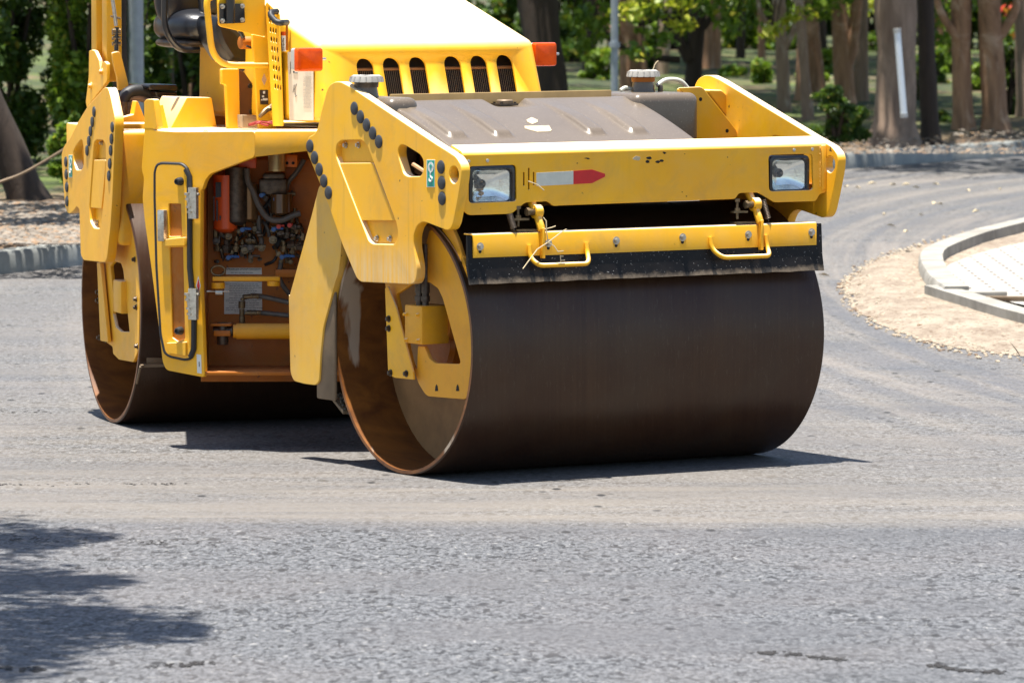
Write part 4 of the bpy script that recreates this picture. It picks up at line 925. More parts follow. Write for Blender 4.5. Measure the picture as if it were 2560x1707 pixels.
# dark console, seat, inner posts
def blob(name, pts, fr, cr, b, th, mat, r=.03, bev=.02): return plate(name, fr, [T(cr, pts)], th, mat, root, b=b, r=r, bev=bev)
blob('steering_console', [(300,180),(560,360),(730,600),(790,1350),(740,1340),(700,990),(560,740),(470,740),(330,520),(270,330)], M, 'G', FB-.30, .25, MSE, .03, .03)
blob('steering_console', [(180,160),(310,190),(300,-60),(150,-60)], M, 'G', FB-.4, .1, MKp, .02, .01)
blob('console_leg', [(355,820),(560,820),(575,1540),(430,1540),(405,1010),(358,1000)], M, 'G', FB-.20, .03, MY, .01, .004)
blob('console_back', [(560,830),(620,860),(720,1000),(790,1370),(780,1540),(575,1540)], M, 'G', FB-.22, .02, simple('brown_primer', (.12,.05,.02), .6), .004, .002)
for x, y in ((690,1025),(703,1330)):
    mb = MB(); p = wp(M,'G',x,y,b=FB-.219); mb.cyl(p, p+M['b']*.004, .013, 14); mb.build('console_bolt', MDK, root)
blob('wood_block', [(598,1368),(780,1372),(798,1525),(605,1525)], M, 'G', FB-.1, .06, simple('rusty_white_block', (.45,.33,.2), .7, var=.6, sc_=12), .004, .003)
blob('deck_box', [(-60,1160),(235,1160),(300,1535),(-260,1535)], M, 'G', FB-.45, .3, MY, .006, .004)
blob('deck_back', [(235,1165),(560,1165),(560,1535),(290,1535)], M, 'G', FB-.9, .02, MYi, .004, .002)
# rail brace of the raised deck box
mb = MB()
sb = un(M, *T(1, [(870,775)])[0], b=FB-.3)
plate('deck_box_wall', M, [T(1, [(850,775),(905,770),(945,945),(870,950)])], .01, MYh, root, b=FB-.42, r=.004)
# seat
SBk = FB - .75
def pil_mesh(name, cx, cy, w_, h_, d_, mat, e=2.6, parent=root):
    p = wp(M, 'A', cx, cy, b=SBk); mb = MB(); nu, nv = 32, 18; vs = []
    def sg(x, p_): return math.copysign(abs(x)**p_, x)
    for j in range(nv+1):
        v_ = -math.pi/2 + math.pi*j/nv
        for i in range(nu):
            u_ = 2*math.pi*i/nu; c = sg(math.cos(v_), 2/e)
            vs.append(p + M['a']*(w_/2*c*sg(math.cos(u_), 2/e)) + M['b']*(d_/2*c*sg(math.sin(u_), 2/e)) + UP*(h_/2*sg(math.sin(v_), 2/e)))
    mb.add(vs, [(j*nu+i, j*nu+(i+1) % nu, (j+1)*nu+(i+1) % nu, (j+1)*nu+i) for j in range(nv) for i in range(nu)]); return mb.build(name, mat, parent)
seat = pil_mesh('seat', 1500, 205, .34, .19, .5, MSE); pil_mesh('seat_base', 1450, 335, .26, .06, .4, MGd, parent=seat)
pil_mesh('seat_back', 1450, -60, .36, .40, .16, MSE, parent=seat); pil_mesh('seat_cushion_side', 1820, 210, .22, .3, .4, MSE, parent=seat)
mb = MB(); mb.tube(round_path([wp(M,'A',x,y,b=SBk+.2) for x, y in ((1290,-60),(1290,240),(1400,395),(1560,392))], .1, 6), .018, 10); mb.build('armrest_loop', MKp, seat)
# ---- rear mast, hoses and filter box
mast = []
for x0, x1, bb_ in ((716,755,.30), (800,838,.26)):
    p = un(Rr, *T('A', [(x0, 400)])[0], a=.05); q_ = un(Rr, *T('A', [((x1), 400)])[0], a=.05)
    zz0 = un(Rr, *T('A', [(x0, 640)])[0], a=.05).z
    mb = MB(); mb.box(Rr, .05, .05+.085, p.y, q_.y, zz0, 3.4); mast.append(mb.build('mast_post', MY, root, .006))
plate('mast_foot', Rr, [T('A', [(698,400),(720,392),(742,400),(775,470),(786,550),(800,490),(818,482),(836,500),(838,640),(680,845),(672,800),(695,600)])], .02, MY, root, a=.01, r=.01)
plate('mast_foot', Rr, [T('A', [(880,415),(935,405),(955,450),(1010,670),(965,712),(930,710),(918,600),(890,500)])], .03, MY, root, b=.05, r=.01)
for x, y in ((715,675), (800,565)): bolt('bolt', wp(Rr,'A',x,y,a=.01), NR, .014, root, MY)
mb = MB(); mb.tube([wp(Rr,'A',x,y,b=.2) for x, y in ((880,-20),(900,120),(910,205))], .010, 10); mb.build('gas_strut', MG, root)
mb = MB()
mb.cyl(wp(Rr,'A',868,130,b=.2), wp(Rr,'A',945,148,b=.2), .006, 8)
for y in (242, 262, 302, 345): mb.cyl(wp(Rr,'A',880,y,b=.2), wp(Rr,'A',945,y,b=.2), .011, 10)
mb.build('mast_clamp', MBR, root)
mb = MB(); mb.cyl(wp(Rr,'A',915,215,b=.2), wp(Rr,'A',912,400,b=.2), .012, 10); mb.build('mast_cable', MKp, root)
def rhose(pts, r, mat): 
    mb = MB(); mb.tube(smooth_path([wp(M,'A',x,y,b=FB-.9) for x, y in pts], 6), r, 12); return mb.build('hydraulic_hose', mat, root, smooth=60)
rhose([(960,900),(965,800),(1000,735),(1080,712),(1180,735),(1300,790),(1420,815)], .034, MK); rhose([(985,900),(990,800),(1030,768),(1100,770),(1180,800)], .020, simple('brown_hose', (.25,.17,.12), .6)); rhose([(1000,900),(1005,780),(1070,745),(1160,770)], .016, MK)
mb = MB()
for x in (965, 1005): mb.cyl(wp(M,'A',x,900,b=FB-.88), wp(M,'A',x,800,b=FB-.88), .03, 12)
mb.build('hose_fitting', MGd, root)
plate('filter_box', M, [T('A', [(1165,672),(1185,662),(1385,665),(1400,700),(1390,720),(1170,705)])], .25, MKp, root, b=FB-.8, r=.008, bev=.006)
plate('filter_box', M, [T('A', [(1215,718),(1385,722),(1395,770),(1432,800),(1425,818),(1380,815),(1230,760)])], .22, MKp, root, b=FB-.81, r=.006, bev=.006)
plate('rear_wedge', M, [T('A', [(1070,790),(1085,800),(1140,940),(1135,960),(960,960),(950,925),(1050,900)])], .05, MY, root, b=FB-.75, r=.006)
# loose red cord lying on the deck
mb = MB(); rd = random.Random(3); base = wp(M, 'G', 800, 1520, b=FB+.05)
pts = [base + M['a']*(.05*math.sin(i*1.3)+.012*i-.06) + M['b']*rd.uniform(-.02,.02) + UP*(.012+.02*abs(math.sin(i*.9))) for i in range(14)]
mb.tube(smooth_path(pts, 5), .0055, 6); tag(mb.build('cord', simple('red_cord', (.30,.03,.03), .7), None), 'small tangle of dark red cord lying on the yellow deck', 'cord')
# turn lamps
def turn_lamp(x0, x1, y0, y1, b, yaw):
    c = un(M, (x0+x1)/2, (y0+y1)/2, b=b); W = (un(M, x1, y0, b=b).x - un(M, x0, y0, b=b).x); H = un(M, x0, y0, b=b).z - un(M, x0, y1, b=b).z
    def rings(prof):
        vs = []; n = 0
        for (w_, h_, d_) in prof:
            rg = fillet([(-w_/2,-h_/2),(w_/2,-h_/2),(w_/2,h_/2),(-w_/2,h_/2)], .014, 4); n = len(rg); vs += [P(M, c.x+p_[0], b+d_, c.z+p_[1]) for p_ in rg]
        m_ = len(prof); return vs, [(i*n+k, i*n+(k+1) % n, (i+1)*n+(k+1) % n, (i+1)*n+k) for i in range(m_-1) for k in range(n)] + [tuple(range(n))[::-1], tuple(range((m_-1)*n, m_*n))]
    mb = MB(); mb.add(*rings([(W*.86,H*.9,-.06),(W*.92,H*.96,-.055),(W*.94,H*.98,-.01)])); t = mb.build('turn_lamp', MLG, hood, smooth=40)
    mb = MB(); mb.add(*rings([(W*.97,H,-.01),(W*.97,H,.008),(W*.90,H*.93,.022),(W*.75,H*.75,.026)])); mb.build('turn_lamp_lens', MAM, hood, smooth=40)
    mb = MB(); mb.cyl(P(M, c.x+W*.45, b-.04, c.z), P(M, c.x+W*.45+.06, b-.06, c.z), .008, 8); mb.build('lamp_stalk', MG, hood)
turn_lamp(737, 805, 120, 179, HB+.06, 0); turn_lamp(1331, 1389, 107, 166, HB-.12, 0)
# ---- straw caught on the linkage
mb = MB()
for pts in ([(890,1530,.06),(1060,1300,.05),(1190,1215,.04),(1370,1080,.04),(1410,1060,.04)], [(1190,1215,.045),(1260,1260,.05),(1305,1325,.06),(1370,1318,.06)], [(1335,1370,.06),(1340,1460,.06)], [(1335,1380,.06),(1370,1380,.06)], [(1338,1428,.06),(1385,1428,.06)], [(1130,920,.02),(1165,960,.03),(1170,1090,.04),(1190,1215,.04)], [(1145,1060,.03),(1230,1040,.03),(1278,1022,.03)], [(955,490,-.02),(1060,530,-.015),(1140,598,-.012)]):
    mb.tube([wp(F, 7, x, y, b=SB+d) for x, y, d in pts], .0028, 5)
tag(mb.build('dry_stalk', MST, None), 'pale dry straw stalks snagged on the left handle and linkage of the roller front', 'straw')
mb = MB(); mb.tube([wp(F,5,x,y,b=tb-.08) for x, y in ((680,80),(690,60),(695,40),(710,18),(722,8))], .0025, 5); tag(mb.build('dry_stalk', MST, None), 'thin curved straw standing on the far filler cap of the water tank', 'straw')

# ================================================================== THE PLACE
W0 = frame(0, 0, 0)
def gp(X, Y, c=0.): return P(W0, *un(W0, X, Y, c=c))
def sheet(name, pts, z, mat, kind='structure', sub=0):
    mb = MB(); vs = [Vector((p[0], p[1], z)) for p in pts]; mb.add(vs, [tuple(range(len(vs)))])
    o = mb.build(name, mat, None, smooth=0); tag(o, kind=kind); return o
def asphalt():
    m, n, b = mat_new('fresh_asphalt')
    gr = noise(n, 1, 4, .7, coords(n, (17, 10, 10))); gr2 = noise(n, 1, 4, .7, coords(n, (44, 15, 40))); gr3 = noise(n, 1, 2, .6, coords(n, (22, 10, 40), 'Object'), .8)
    c = mixc(n, ramp(n, gr2, [(.40, 0.), (.58, 1.)]), (.030, .031, .034), (.128, .131, .137))
    c = mixc(n, ramp(n, gr, [(.36, .55), (.56, 0.)]), c, (.055, .056, .060))
    c = mixc(n, ramp(n, gr3, [(.55, 0.), (.62, .95)]), c, (.012, .012, .013))
    c = mixc(n, ramp(n, noise(n, 1, 2, .6, coords(n, (26, 12, 20), 'Object'), .5), [(.62, 0.), (.74, .6)]), c, (.30, .295, .28))
    mot = noise(n, .8, 4, .6, coords(n)); c = mixc(n, ramp(n, mot, [(.4, 0.), (.65, .3)]), c, (.12, .105, .10)); mo2 = noise(n, 1, 4, .6, coords(n, (.35, .8, 1))); c = mixc(n, ramp(n, mo2, [(.48, 0.), (.62, .55)]), c, (.062, .062, .066))
    # pale dust dragged along the travelled band
    du = noise(n, 1, 6, .65, coords(n, (.3, 2.2, 1)), .5)
    sp = nd(n, 'ShaderNodeSeparateXYZ'); n.links.new(coords(n), sp.inputs[0])
    yw = math_(n, 'ADD', math_(n, 'ADD', sp.outputs[1], math_(n, 'MULTIPLY', noise(n, .5, 3, .5, coords(n)), .7)), math_(n, 'MULTIPLY', sp.outputs[0], .05))
    band = ramp(n, math_(n, 'MULTIPLY', yw, .01), [(.2595, 0.), (.2603, 1.), (.285, .5), (.50, .35)])
    c = mixc(n, math_(n, 'MULTIPLY', band, ramp(n, du, [(.30, .1), (.62, .75)])), c, (.185, .16, .13))
    # tyre and drum tracks sweeping round the island
    dx_ = math_(n, 'SUBTRACT', sp.outputs[0], 11.0); dy_ = math_(n, 'MULTIPLY', math_(n, 'SUBTRACT', sp.outputs[1], 43.0), .42)
    rr_ = math_(n, 'SQRT', math_(n, 'ADD', math_(n, 'MULTIPLY', dx_, dx_), math_(n, 'MULTIPLY', dy_, dy_)))
    an_ = math_(n, 'ARCTAN2', dy_, dx_); cv = nd(n, 'ShaderNodeCombineXYZ'); n.links.new(math_(n, 'MULTIPLY', rr_, 2.6), cv.inputs[0]); n.links.new(math_(n, 'MULTIPLY', an_, 1.2), cv.inputs[1])
    st = noise(n, 1, 5, .65, cv.outputs[0], .25); far_ = math_(n, 'MULTIPLY', ramp(n, math_(n, 'MULTIPLY', yw, .01), [(.285, 0.), (.34, .8)]), ramp(n, math_(n, 'MULTIPLY', math_(n, 'ADD', sp.outputs[0], 5.), .1), [(.50, .25), (.75, 1.)]))
    c = mixc(n, math_(n, 'MULTIPLY', far_, ramp(n, st, [(.42, .6), (.50, 0.)])), c, (.062, .066, .078))
    c = mixc(n, math_(n, 'MULTIPLY', far_, ramp(n, st, [(.50, 0.), (.62, .5)])), c, (.215, .185, .155))
    sk = nd(n, 'ShaderNodeTexVoronoi'); sk.inputs['Scale'].default_value = 1; n.links.new(coords(n, (4.6, 2.0, 3)), sk.inputs[0])
    dots = math_(n, 'MULTIPLY', ramp(n, sk.outputs[0], [(.07, 1.), (.13, 0.)]), ramp(n, noise(n, .9, 2, .5, coords(n)), [(.46, 0.), (.56, 1.)]))
    c = mixc(n, dots, c, (.015, .014, .014))
    n.links.new(c, b.inputs['Base Color']); b.inputs['Roughness'].default_value = .78
    return m
MAS = asphalt()
kp = [gp(X, Y) for X, Y in ((-500,745), (-200,708), (0,686), (200,664), (700,598), (1300,516), (1800,456), (2110,424), (2560,391), (3000,366))]
kpath = smooth_path(kp, 8)
sheet('ground', [(-300, -60), (300, -60), (300, 600), (-300, 600)], -.012, simple('dry_soil', (.22, .15, .09), .9, var=.4, sc_=1.5))
road = sheet('road', [(kp[0].x-30, kp[0].y-4)] + [(p.x, p.y) for p in kpath] + [(kp[-1].x+40, kp[-1].y+4), (60, -20), (-60, -20)], 0, MAS)
tag(road, 'fresh grey asphalt road with fine grain and dusty tyre bands')
def concrete(name, c1, c2):
    m, n, b = mat_new(name); v = coords(n); f = noise(n, 4, 8, .65, v)
    c = mixc(n, ramp(n, f, [(.3, 0.), (.7, 1.)]), c1, c2); c = mixc(n, ramp(n, noise(n, 1.3, 4, .6, v), [(.5, 0.), (.7, .5)]), c, tuple(x*.55 for x in c2))
    n.links.new(c, b.inputs['Base Color']); b.inputs['Roughness'].default_value = .85; bump(n, b, noise(n, 40, 4, .6, v), .3, .004); return m
MKB = concrete('kerb_concrete', (.34, .35, .33), (.20, .21, .20)); MKW = concrete('white_kerb_concrete', (.33, .31, .27), (.20, .185, .155))
def kerb(name, path, wd, h, mat, label):
    mb = MB(); vs = []; N = len(path)
    for i, p in enumerate(path):
        d = (path[min(i+1, N-1)] - path[max(i-1, 0)]).normalized(); s = Vector((-d.y, d.x, 0))
        j = random.uniform(-.001, .001)
        for o_, z in ((0, -.02), (.004, h*.8+j), (.02, h+j), (wd, h+j*.5), (wd, -.02)): vs.append(Vector((p.x, p.y, 0)) + s*(o_+j) + UP*z)
    mb.add(vs, [(5*i+k, 5*i+(k+1) % 5, 5*i+5+(k+1) % 5, 5*i+5+k) for i in range(N-1) for k in range(5)] + [tuple(range(5)), tuple(range(5*N-5, 5*N))])
    o = mb.build(name, mat, None, smooth=40); tag(o, label, None, None, 'structure'); return o
kerb('kerb', kpath, .26, .17, MKB, 'weathered grey concrete kerb along the park side of the road')
# park ground behind the kerb
def park_mat():
    m, n, b = mat_new('park_ground'); v = coords(n)
    s = nd(n, 'ShaderNodeSeparateXYZ'); n.links.new(v, s.inputs[0])
    # perpendicular distance behind the kerb line
    dd = math_(n, 'SUBTRACT', math_(n, 'SUBTRACT', s.outputs[1], 55.0), math_(n, 'MULTIPLY', s.outputs[0], 1.75))
    big = noise(n, .35, 6, .6, v); fine = noise(n, 7, 6, .7, v)
    gm = math_(n, 'MULTIPLY', ramp(n, math_(n, 'ADD', math_(n, 'MULTIPLY', dd, .05), math_(n, 'MULTIPLY', big, .5)), [(.34, 0.), (.5, 1.)]), ramp(n, big, [(.36, .25), (.46, 1.)]))
    soil = mixc(n, ramp(n, fine, [(.35, 0.), (.65, 1.)]), (.07, .045, .027), (.17, .115, .07))
    soil = mixc(n, ramp(n, noise(n, 16, 3, .6, v), [(.6, 0.), (.66, .8)]), soil, (.50, .27, .10))
    gras = mixc(n, ramp(n, fine, [(.35, 0.), (.65, 1.)]), (.030, .050, .008), (.10, .135, .02)); iv = noise(n, 1, 5, .6, coords(n, (.45, .9, 1))); gras = mixc(n, ramp(n, iv, [(.44, .9), (.58, 0.)]), gras, (.016, .026, .008))  # sunlit grass patches painted in colour between dark ivy blotches
    gras = mixc(n, ramp(n, noise(n, 1.1, 6, .7, v), [(.52, 0.), (.62, .8)]), gras, (.13, .085, .05))
    n.links.new(mixc(n, gm, soil, gras), b.inputs['Base Color']); b.inputs['Roughness'].default_value = .9; bump(n, b, fine, .6, .05); return m
mb = MB(); NX = len(kpath); vs = []; rows = [0.0, .6, 1.4, 2.5, 4, 6, 9, 13, 18, 25, 35, 50, 80, 140, 400]
for i, p in enumerate(kpath):
    d = (kpath[min(i+1, NX-1)] - kpath[max(i-1, 0)]).normalized(); s = Vector((p.x/45, 1, 0))
    for r_ in rows:
        hgt = .15 if r_ < .5 else .15 + .10*min(1, r_/3) + .025*random.random()*min(1, r_/2) + (.008*max(0, r_-8))
        vs.append(p + s*(.25+r_) + UP*hgt)
m_ = len(rows)
mb.add(vs, [(i*m_+k, i*m_+k+1, (i+1)*m_+k+1, (i+1)*m_+k) for i in range(NX-1) for k in range(m_-1)])
pk = mb.build('park_ground', park_mat(), None, smooth=60); tag(pk, 'leaf-littered soil and patchy sunlit grass behind the kerb', kind='structure')
def ground_z(p): return .25

# ---- leaves
def leaf_mesh(name, clumps, n, size, seed=0, flat=.5):
    """clumps: (centre, radii) ; many small folded leaves scattered through the clumps"""
    r = np.random.default_rng(seed); w_ = np.array([c[1][0]*c[1][1]*c[1][2] for c in clumps])**.7; w_ /= w_.sum()
    idx = r.choice(len(clumps), n, p=w_); C_ = np.array([c[0] for c in clumps])[idx]; Rd = np.array([c[1] for c in clumps])[idx]
    d = r.normal(size=(n, 3)); d /= np.linalg.norm(d, axis=1)[:, None]; rad_ = r.random(n)**.45
    p = C_ + d*Rd*rad_[:, None]
    u = r.normal(size=(n, 3)); u /= np.linalg.norm(u, axis=1)[:, None]; q_ = r.normal(size=(n, 3)); q_[:, 2] += 1.2*flat*2
    v = np.cross(q_, u); v /= np.linalg.norm(v, axis=1)[:, None]; nn = np.cross(u, v)
    s = size*(.6+.8*r.random(n))[:, None]
    V = np.stack([p-u*s*.5, p+v*s*.26+nn*s*.08, p+u*s*.55, p-v*s*.26+nn*s*.08], 1).reshape(-1, 3)
    me = bpy.data.meshes.new(name); me.vertices.add(4*n); me.vertices.foreach_set('co', V.ravel().astype(np.float32))
    me.loops.add(4*n); me.loops.foreach_set('vertex_index', np.arange(4*n, dtype=np.int32)); me.polygons.add(n)
    me.polygons.foreach_set('loop_start', np.arange(0, 4*n, 4, dtype=np.int32)); me.polygons.foreach_set('loop_total', np.full(n, 4, np.int32)); me.update(); me.validate(); return me
def leaf_mat(name, c1, c2, c3=None, tr=.35):
    m, n, b = mat_new(name); g = nd(n, 'ShaderNodeNewGeometry')
    c = mixc(n, g.outputs['Random Per Island'], c1, c2)
    if c3: c = mixc(n, ramp(n, math_(n, 'FRACT', math_(n, 'MULTIPLY', g.outputs['Random Per Island'], 17.3)), [(.93, 0.), (.95, 1.)]), c, c3)
    n.links.new(c, b.inputs['Base Color']); b.inputs['Roughness'].default_value = .5
    t = nd(n, 'ShaderNodeBsdfTranslucent'); n.links.new(mixc(n, .5, c, (.25, .40, .02)), t.inputs[0])
    x = nd(n, 'ShaderNodeMixShader'); x.inputs[0].default_value = tr; n.links.new(b.outputs[0], x.inputs[1]); n.links.new(t.outputs[0], x.inputs[2])
    n.links.new(x.outputs[0], n.nodes['Material Output'].inputs[0]); return m
ML1 = leaf_mat('leaves_dark', (.018, .050, .010), (.075, .14, .018), (.22, .18, .03)); ML2 = leaf_mat('leaves_mid', (.05, .12, .014), (.22, .32, .025), (.50, .46, .05))
ML3 = leaf_mat('leaves_yellow', (.22, .30, .02), (.50, .45, .03)); MLR = leaf_mat('red_blossom', (.55, .02, .02), (.6, .05, .03))
def bark(name, c1, c2, pale=None):
    m, n, b = mat_new(name); v = coords(n, (1, 1, .25)); f = noise(n, 5, 7, .7, v, 1.2); g = noise(n, 1.7, 6, .65, coords(n), 1.4)
    c = mixc(n, ramp(n, f, [(.32, 0.), (.68, 1.)]), c1, c2)
    c = mixc(n, ramp(n, g, [(.50, 0.), (.60, .75)]), c, pale or tuple(x*.55 for x in c1))
    n.links.new(c, b.inputs['Base Color']); b.inputs['Roughness'].default_value = .88; bump(n, b, f, .7, .03); return m
BK = {'grey': bark('grey_bark', (.34, .24, .17), (.14, .09, .06)), 'brown': bark('brown_bark', (.42, .23, .125), (.15, .078, .04), (.52, .36, .24)),
      'dark': bark('dark_bark', (.055, .035, .022), (.025, .016, .011)), 'pale': bark('pale_bark', (.34, .23, .16), (.16, .10, .065), (.52, .44, .36))}
def trunk_mesh(base, top, r0, r1, limbs, seed=0, fork=None):
    rd = random.Random(seed); mb = MB(); N = 16; pts = []; rs = []
    for i in range(N+1):
        t = i/N; p = base.lerp(top, t) + Vector((math.sin(t*5+seed)*.10, math.cos(t*4+seed*2)*.10, 0))*min(1, t*3)*min(.9, r0*3.6)*1.3
        pts.append(p); rs.append((r0*(1-t)+r1*t)*(1+.55*math.exp(-t*22))*(1+rd.uniform(-.12,.12)))
    mb.tube(pts, rs, 12)
    for k in range(limbs):
        t = .45+.5*k/max(1, limbs); p = pts[int(t*N)]; an = rd.uniform(0, 6.28); L_ = rd.uniform(1.2, 2.6); e = p + Vector((math.cos(an)*L_, math.sin(an)*L_, rd.uniform(.8, 2.0)))
        mb.tube(smooth_path([p, p.lerp(e, .5)+UP*.2, e], 4), [r1*.7*(1-.08*j) for j in range(9)], 7)
    return mb
crown_src = {}
def crown(key, size, n, leaf, mat, seed):
    if key not in crown_src:
        r = random.Random(seed); cl = []
        for k in range(26):
            a_ = r.uniform(0, 6.28); q_ = r.random()**.5*size; cl.append(((math.cos(a_)*q_, math.sin(a_)*q_, r.uniform(-1.2, 1.6)), (r.uniform(.5,.95),)*2 + (r.uniform(.3,.55),)))
        me = leaf_mesh('crown', cl, n, leaf, seed); me.materials.append(mat); crown_src[key] = me
    return crown_src[key]
def tree(label, Xb, Yb, wpx, Xt, mat, limbs=4, crown_h=5.4, crown_key=0, group='trees standing in the park', extra=None, name='tree', height=6.5, crown_dx=0):
    g = gp(Xb, min(Yb, 366) if Xb > 900 else Yb, .26); g.z = .05; d = g.y; r0 = wpx/2*d/FOC
    
    for q0, q1 in zip(kpath[:-1], kpath[1:]):
        if q0.x <= g.x <= q1.x:
            ky = q0.y + (q1.y-q0.y)*(g.x-q0.x)/max(1e-6, q1.x-q0.x)
            if g.y < ky + .6 + r0*1.8: k_ = (ky + .6 + r0*1.8)/g.y; g.x *= k_; g.y *= k_; d = g.y
            break
    zt_ = CAM_H + d*(199/FOC); xt = (Xt-1280)*d/FOC; k = (height-.05)/(zt_-.05); top = Vector((g.x+(xt-g.x)*k, g.y+.2, height))
    r_ = empty(name, g); WPOS[r_.name] = g.copy(); tag(r_, label, 'tree', group)
    mb = trunk_mesh(g, top, r0, r0*.62, limbs, seed=int(Xb))
    if extra: extra(mb, d)
    mb.build('trunk', BK[mat], r_, smooth=60)
    me = crown(10+crown_key % 3, 3.0, 1200, .30, ML2, 40+crown_key % 3)
    c = bpy.data.objects.new('crown', me); COL.objects.link(c); c.parent = r_; c.location = Vector((top.x-g.x+crown_dx, top.y-g.y, crown_h+random.uniform(-.2,.6))); c.rotation_euler = (0, 0, random.uniform(0, 6.28))
    return r_
def br(pts, r0, r1):
    def f(mb, d):
        w_ = [Vector(((X-1280)*d/FOC, d, CAM_H - d*math.tan(PITCH + math.atan((Y-853.5)/FOC)))) for X, Y in pts]; q_ = smooth_path(w_, 5); n_ = len(q_)
        mb.tube(q_, [r0+(r1-r0)*i/(n_-1) for i in range(n_)], 8)
    return f
def multi(*fs):
    def f(mb, d):
        for g_ in fs: g_(mb, d)
    return f
tree('broad grey trunk carrying a white tube lamp, beside the kerb on the right', 2232, 384, 112, 2228, 'grey', crown_key=0)
tree('dark trunk close behind the broad grey trunk', 2330, 352, 46, 2290, 'dark', crown_key=1)
tree('brown trunk left of the pale twin near the right edge', 2412, 322, 54, 2380, 'brown', crown_key=2, extra=br([(2395,100),(2350,30),(2335,-30)], .06, .03))
tree('pale mottled brown trunk second from the right edge', 2492, 322, 62, 2470, 'brown', crown_key=0, extra=br([(2484,110),(2530,40),(2550,-30)], .07, .04))
tree('grey-brown trunk cut by the right edge of the picture', 2566, 292, 46, 2546, 'grey', crown_key=1)
tree('leaning brown trunk left of the broad grey trunk', 2118, 268, 46, 2048, 'brown', crown_key=2, extra=br([(2108,190),(2128,120),(2140,20),(2140,-30)], .085, .07))
tree('slim upright trunk between the leaning trunk and the broad grey one', 2150, 262, 38, 2148, 'grey', crown_key=0)
tree('thin pale trunk with white blotches over the far yoke plate', 1962, 285, 34, 1925, 'pale', crown_key=1, extra=multi(br([(1950,140),(1985,70),(2000,-20)], .05, .03), br([(1948,90),(1905,40),(1890,-20)], .04, .02)))
tree('thin crooked trunk just right of the blotchy pale one', 2024, 300, 26, 1955, 'pale', crown_key=2)
tree('black forked tree with crooked low branches', 1728, 262, 44, 1752, 'dark', crown_key=0, extra=multi(br([(1725,150),(1690,90),(1640,10),(1600,-40)], .09, .05), br([(1735,90),(1780,40),(1800,-30)], .06, .03), br([(1700,150),(1600,140),(1545,110),(1500,60),(1480,-20)], .05, .02), br([(1660,30),(1600,60),(1550,20),(1480,10)], .05, .02)))
tree('stout grey-brown trunk behind the right lamp post', 1590, 250, 66, 1530, 'brown', crown_key=1, extra=br([(1562,120),(1510,60),(1490,-20)], .08, .04))
tree('massive dark brown trunk behind the engine hood', 1366, 300, 110, 1345, 'dark', crown_key=2)
tree('pale slender trunk in shade between the lamp post and the forked tree', 1648, 215, 34, 1690, 'pale', crown_key=0)
tree('thin grey trunk far behind the water tank cap', 1795, 200, 18, 1800, 'brown', crown_key=1)
tree('thick dark trunk leaning right beside the left edge', 95, 500, 84, -330, 'dark', crown_key=2, height=5.5)
tree('dark trunk just left of the thick lamp post', 306, 440, 40, 304, 'dark', crown_key=0)
tree('shaded trunk seen under the seat', 425, 400, 44, 410, 'dark', crown_key=1)
for i, (X, Y, w_, Xt_, mt, lb) in enumerate([(1470,205,30,1490,'dark','dark crooked trunk between the massive trunk and the right lamp post'),(1850,178,22,1862,'dark','thin dark trunk far right of the forked tree'),(1905,190,20,1890,'brown','thin brown trunk left of the blotchy pale one'),
    (2060,190,24,2040,'dark','dark thin trunk just left of the leaning brown trunk'),(2350,185,26,2362,'brown','far brown trunk between the broad trunk and the twin trunks'),(2205,176,22,2190,'dark','dark trunk far behind the leaning trunk')]):
    tree(lb, X, Y, w_, Xt_, mt, crown_key=i)
# trees out of the frame whose crowns shade the park and the kerb
def shade_tree(x, y, ck, zc=5.6):
    g = Vector((x, y, .05)); r_ = empty('tree', g); WPOS[r_.name] = g.copy(); tag(r_, 'park tree whose crown reaches over the picture edge', 'tree', 'trees beyond the picture edge')
    trunk_mesh(g, g+UP*6, .18, .1, 3, seed=int(x*7+y)).build('trunk', BK['brown'], r_, smooth=60)
    c = bpy.data.objects.new('crown', crown(ck, 3.2, 2200, .30, ML2, 40+ck)); COL.objects.link(c); c.parent = r_; c.location = (0, 0, zc); c.rotation_euler = (0, 0, x)
for i, (x, y) in enumerate([(-9.5,50),(-10,58),(-8,68),(-3.5,62),(9.5,74),(11,84),(-11,80),(12,95),(-12,95),(-6.6,47.5),(8.2,68.5),(3,88),(-2,92),(6,100),(0,106),(8,108),(-6,104),(4,76),(-1,74),(7,90),(12,108)]): shade_tree(x, y, i % 3, 5.8)
# tree at the near left whose branches throw the shadow on the foreground
g = Vector((-5.6, 26.0, 0)); nt_ = empty('tree', g); WPOS[nt_.name] = g.copy(); tag(nt_, 'street tree outside the left edge reaching a leafy branch over the foreground', 'tree')
trunk_mesh(g, g+Vector((.4,0,7.5)), .2, .12, 2, seed=5).build('trunk', BK['brown'], nt_, smooth=60)
cl = []; zc = 7.2; so = sdir*(zc/sdir.z)
for X, Y, rx, ry in ((20,1345,.34,.13),(140,1345,.25,.10),(225,1345,.12,.05),(60,1372,.2,.08),(40,1455,.28,.12),(150,1462,.24,.10),(250,1455,.14,.06),(0,1600,.40,.28),(120,1560,.30,.22),(220,1590,.30,.20),(320,1570,.26,.16),(410,1578,.20,.09),(480,1572,.10,.05),(60,1660,.25,.12),(200,1540,.2,.1),(-120,1560,.5,.6),(-120,1400,.4,.5)):
    p = gp(X, Y) + so; cl.append(((p.x-g.x, p.y-g.y+random.uniform(-.1,.1), zc+random.uniform(-.3,.3)), (rx*1.05, ry*4.2, .18)))
me = leaf_mesh('crown', cl, 5200, .11, 9); me.materials.append(ML2); c = bpy.data.objects.new('crown', me); COL.objects.link(c); c.parent = nt_
mb = MB()
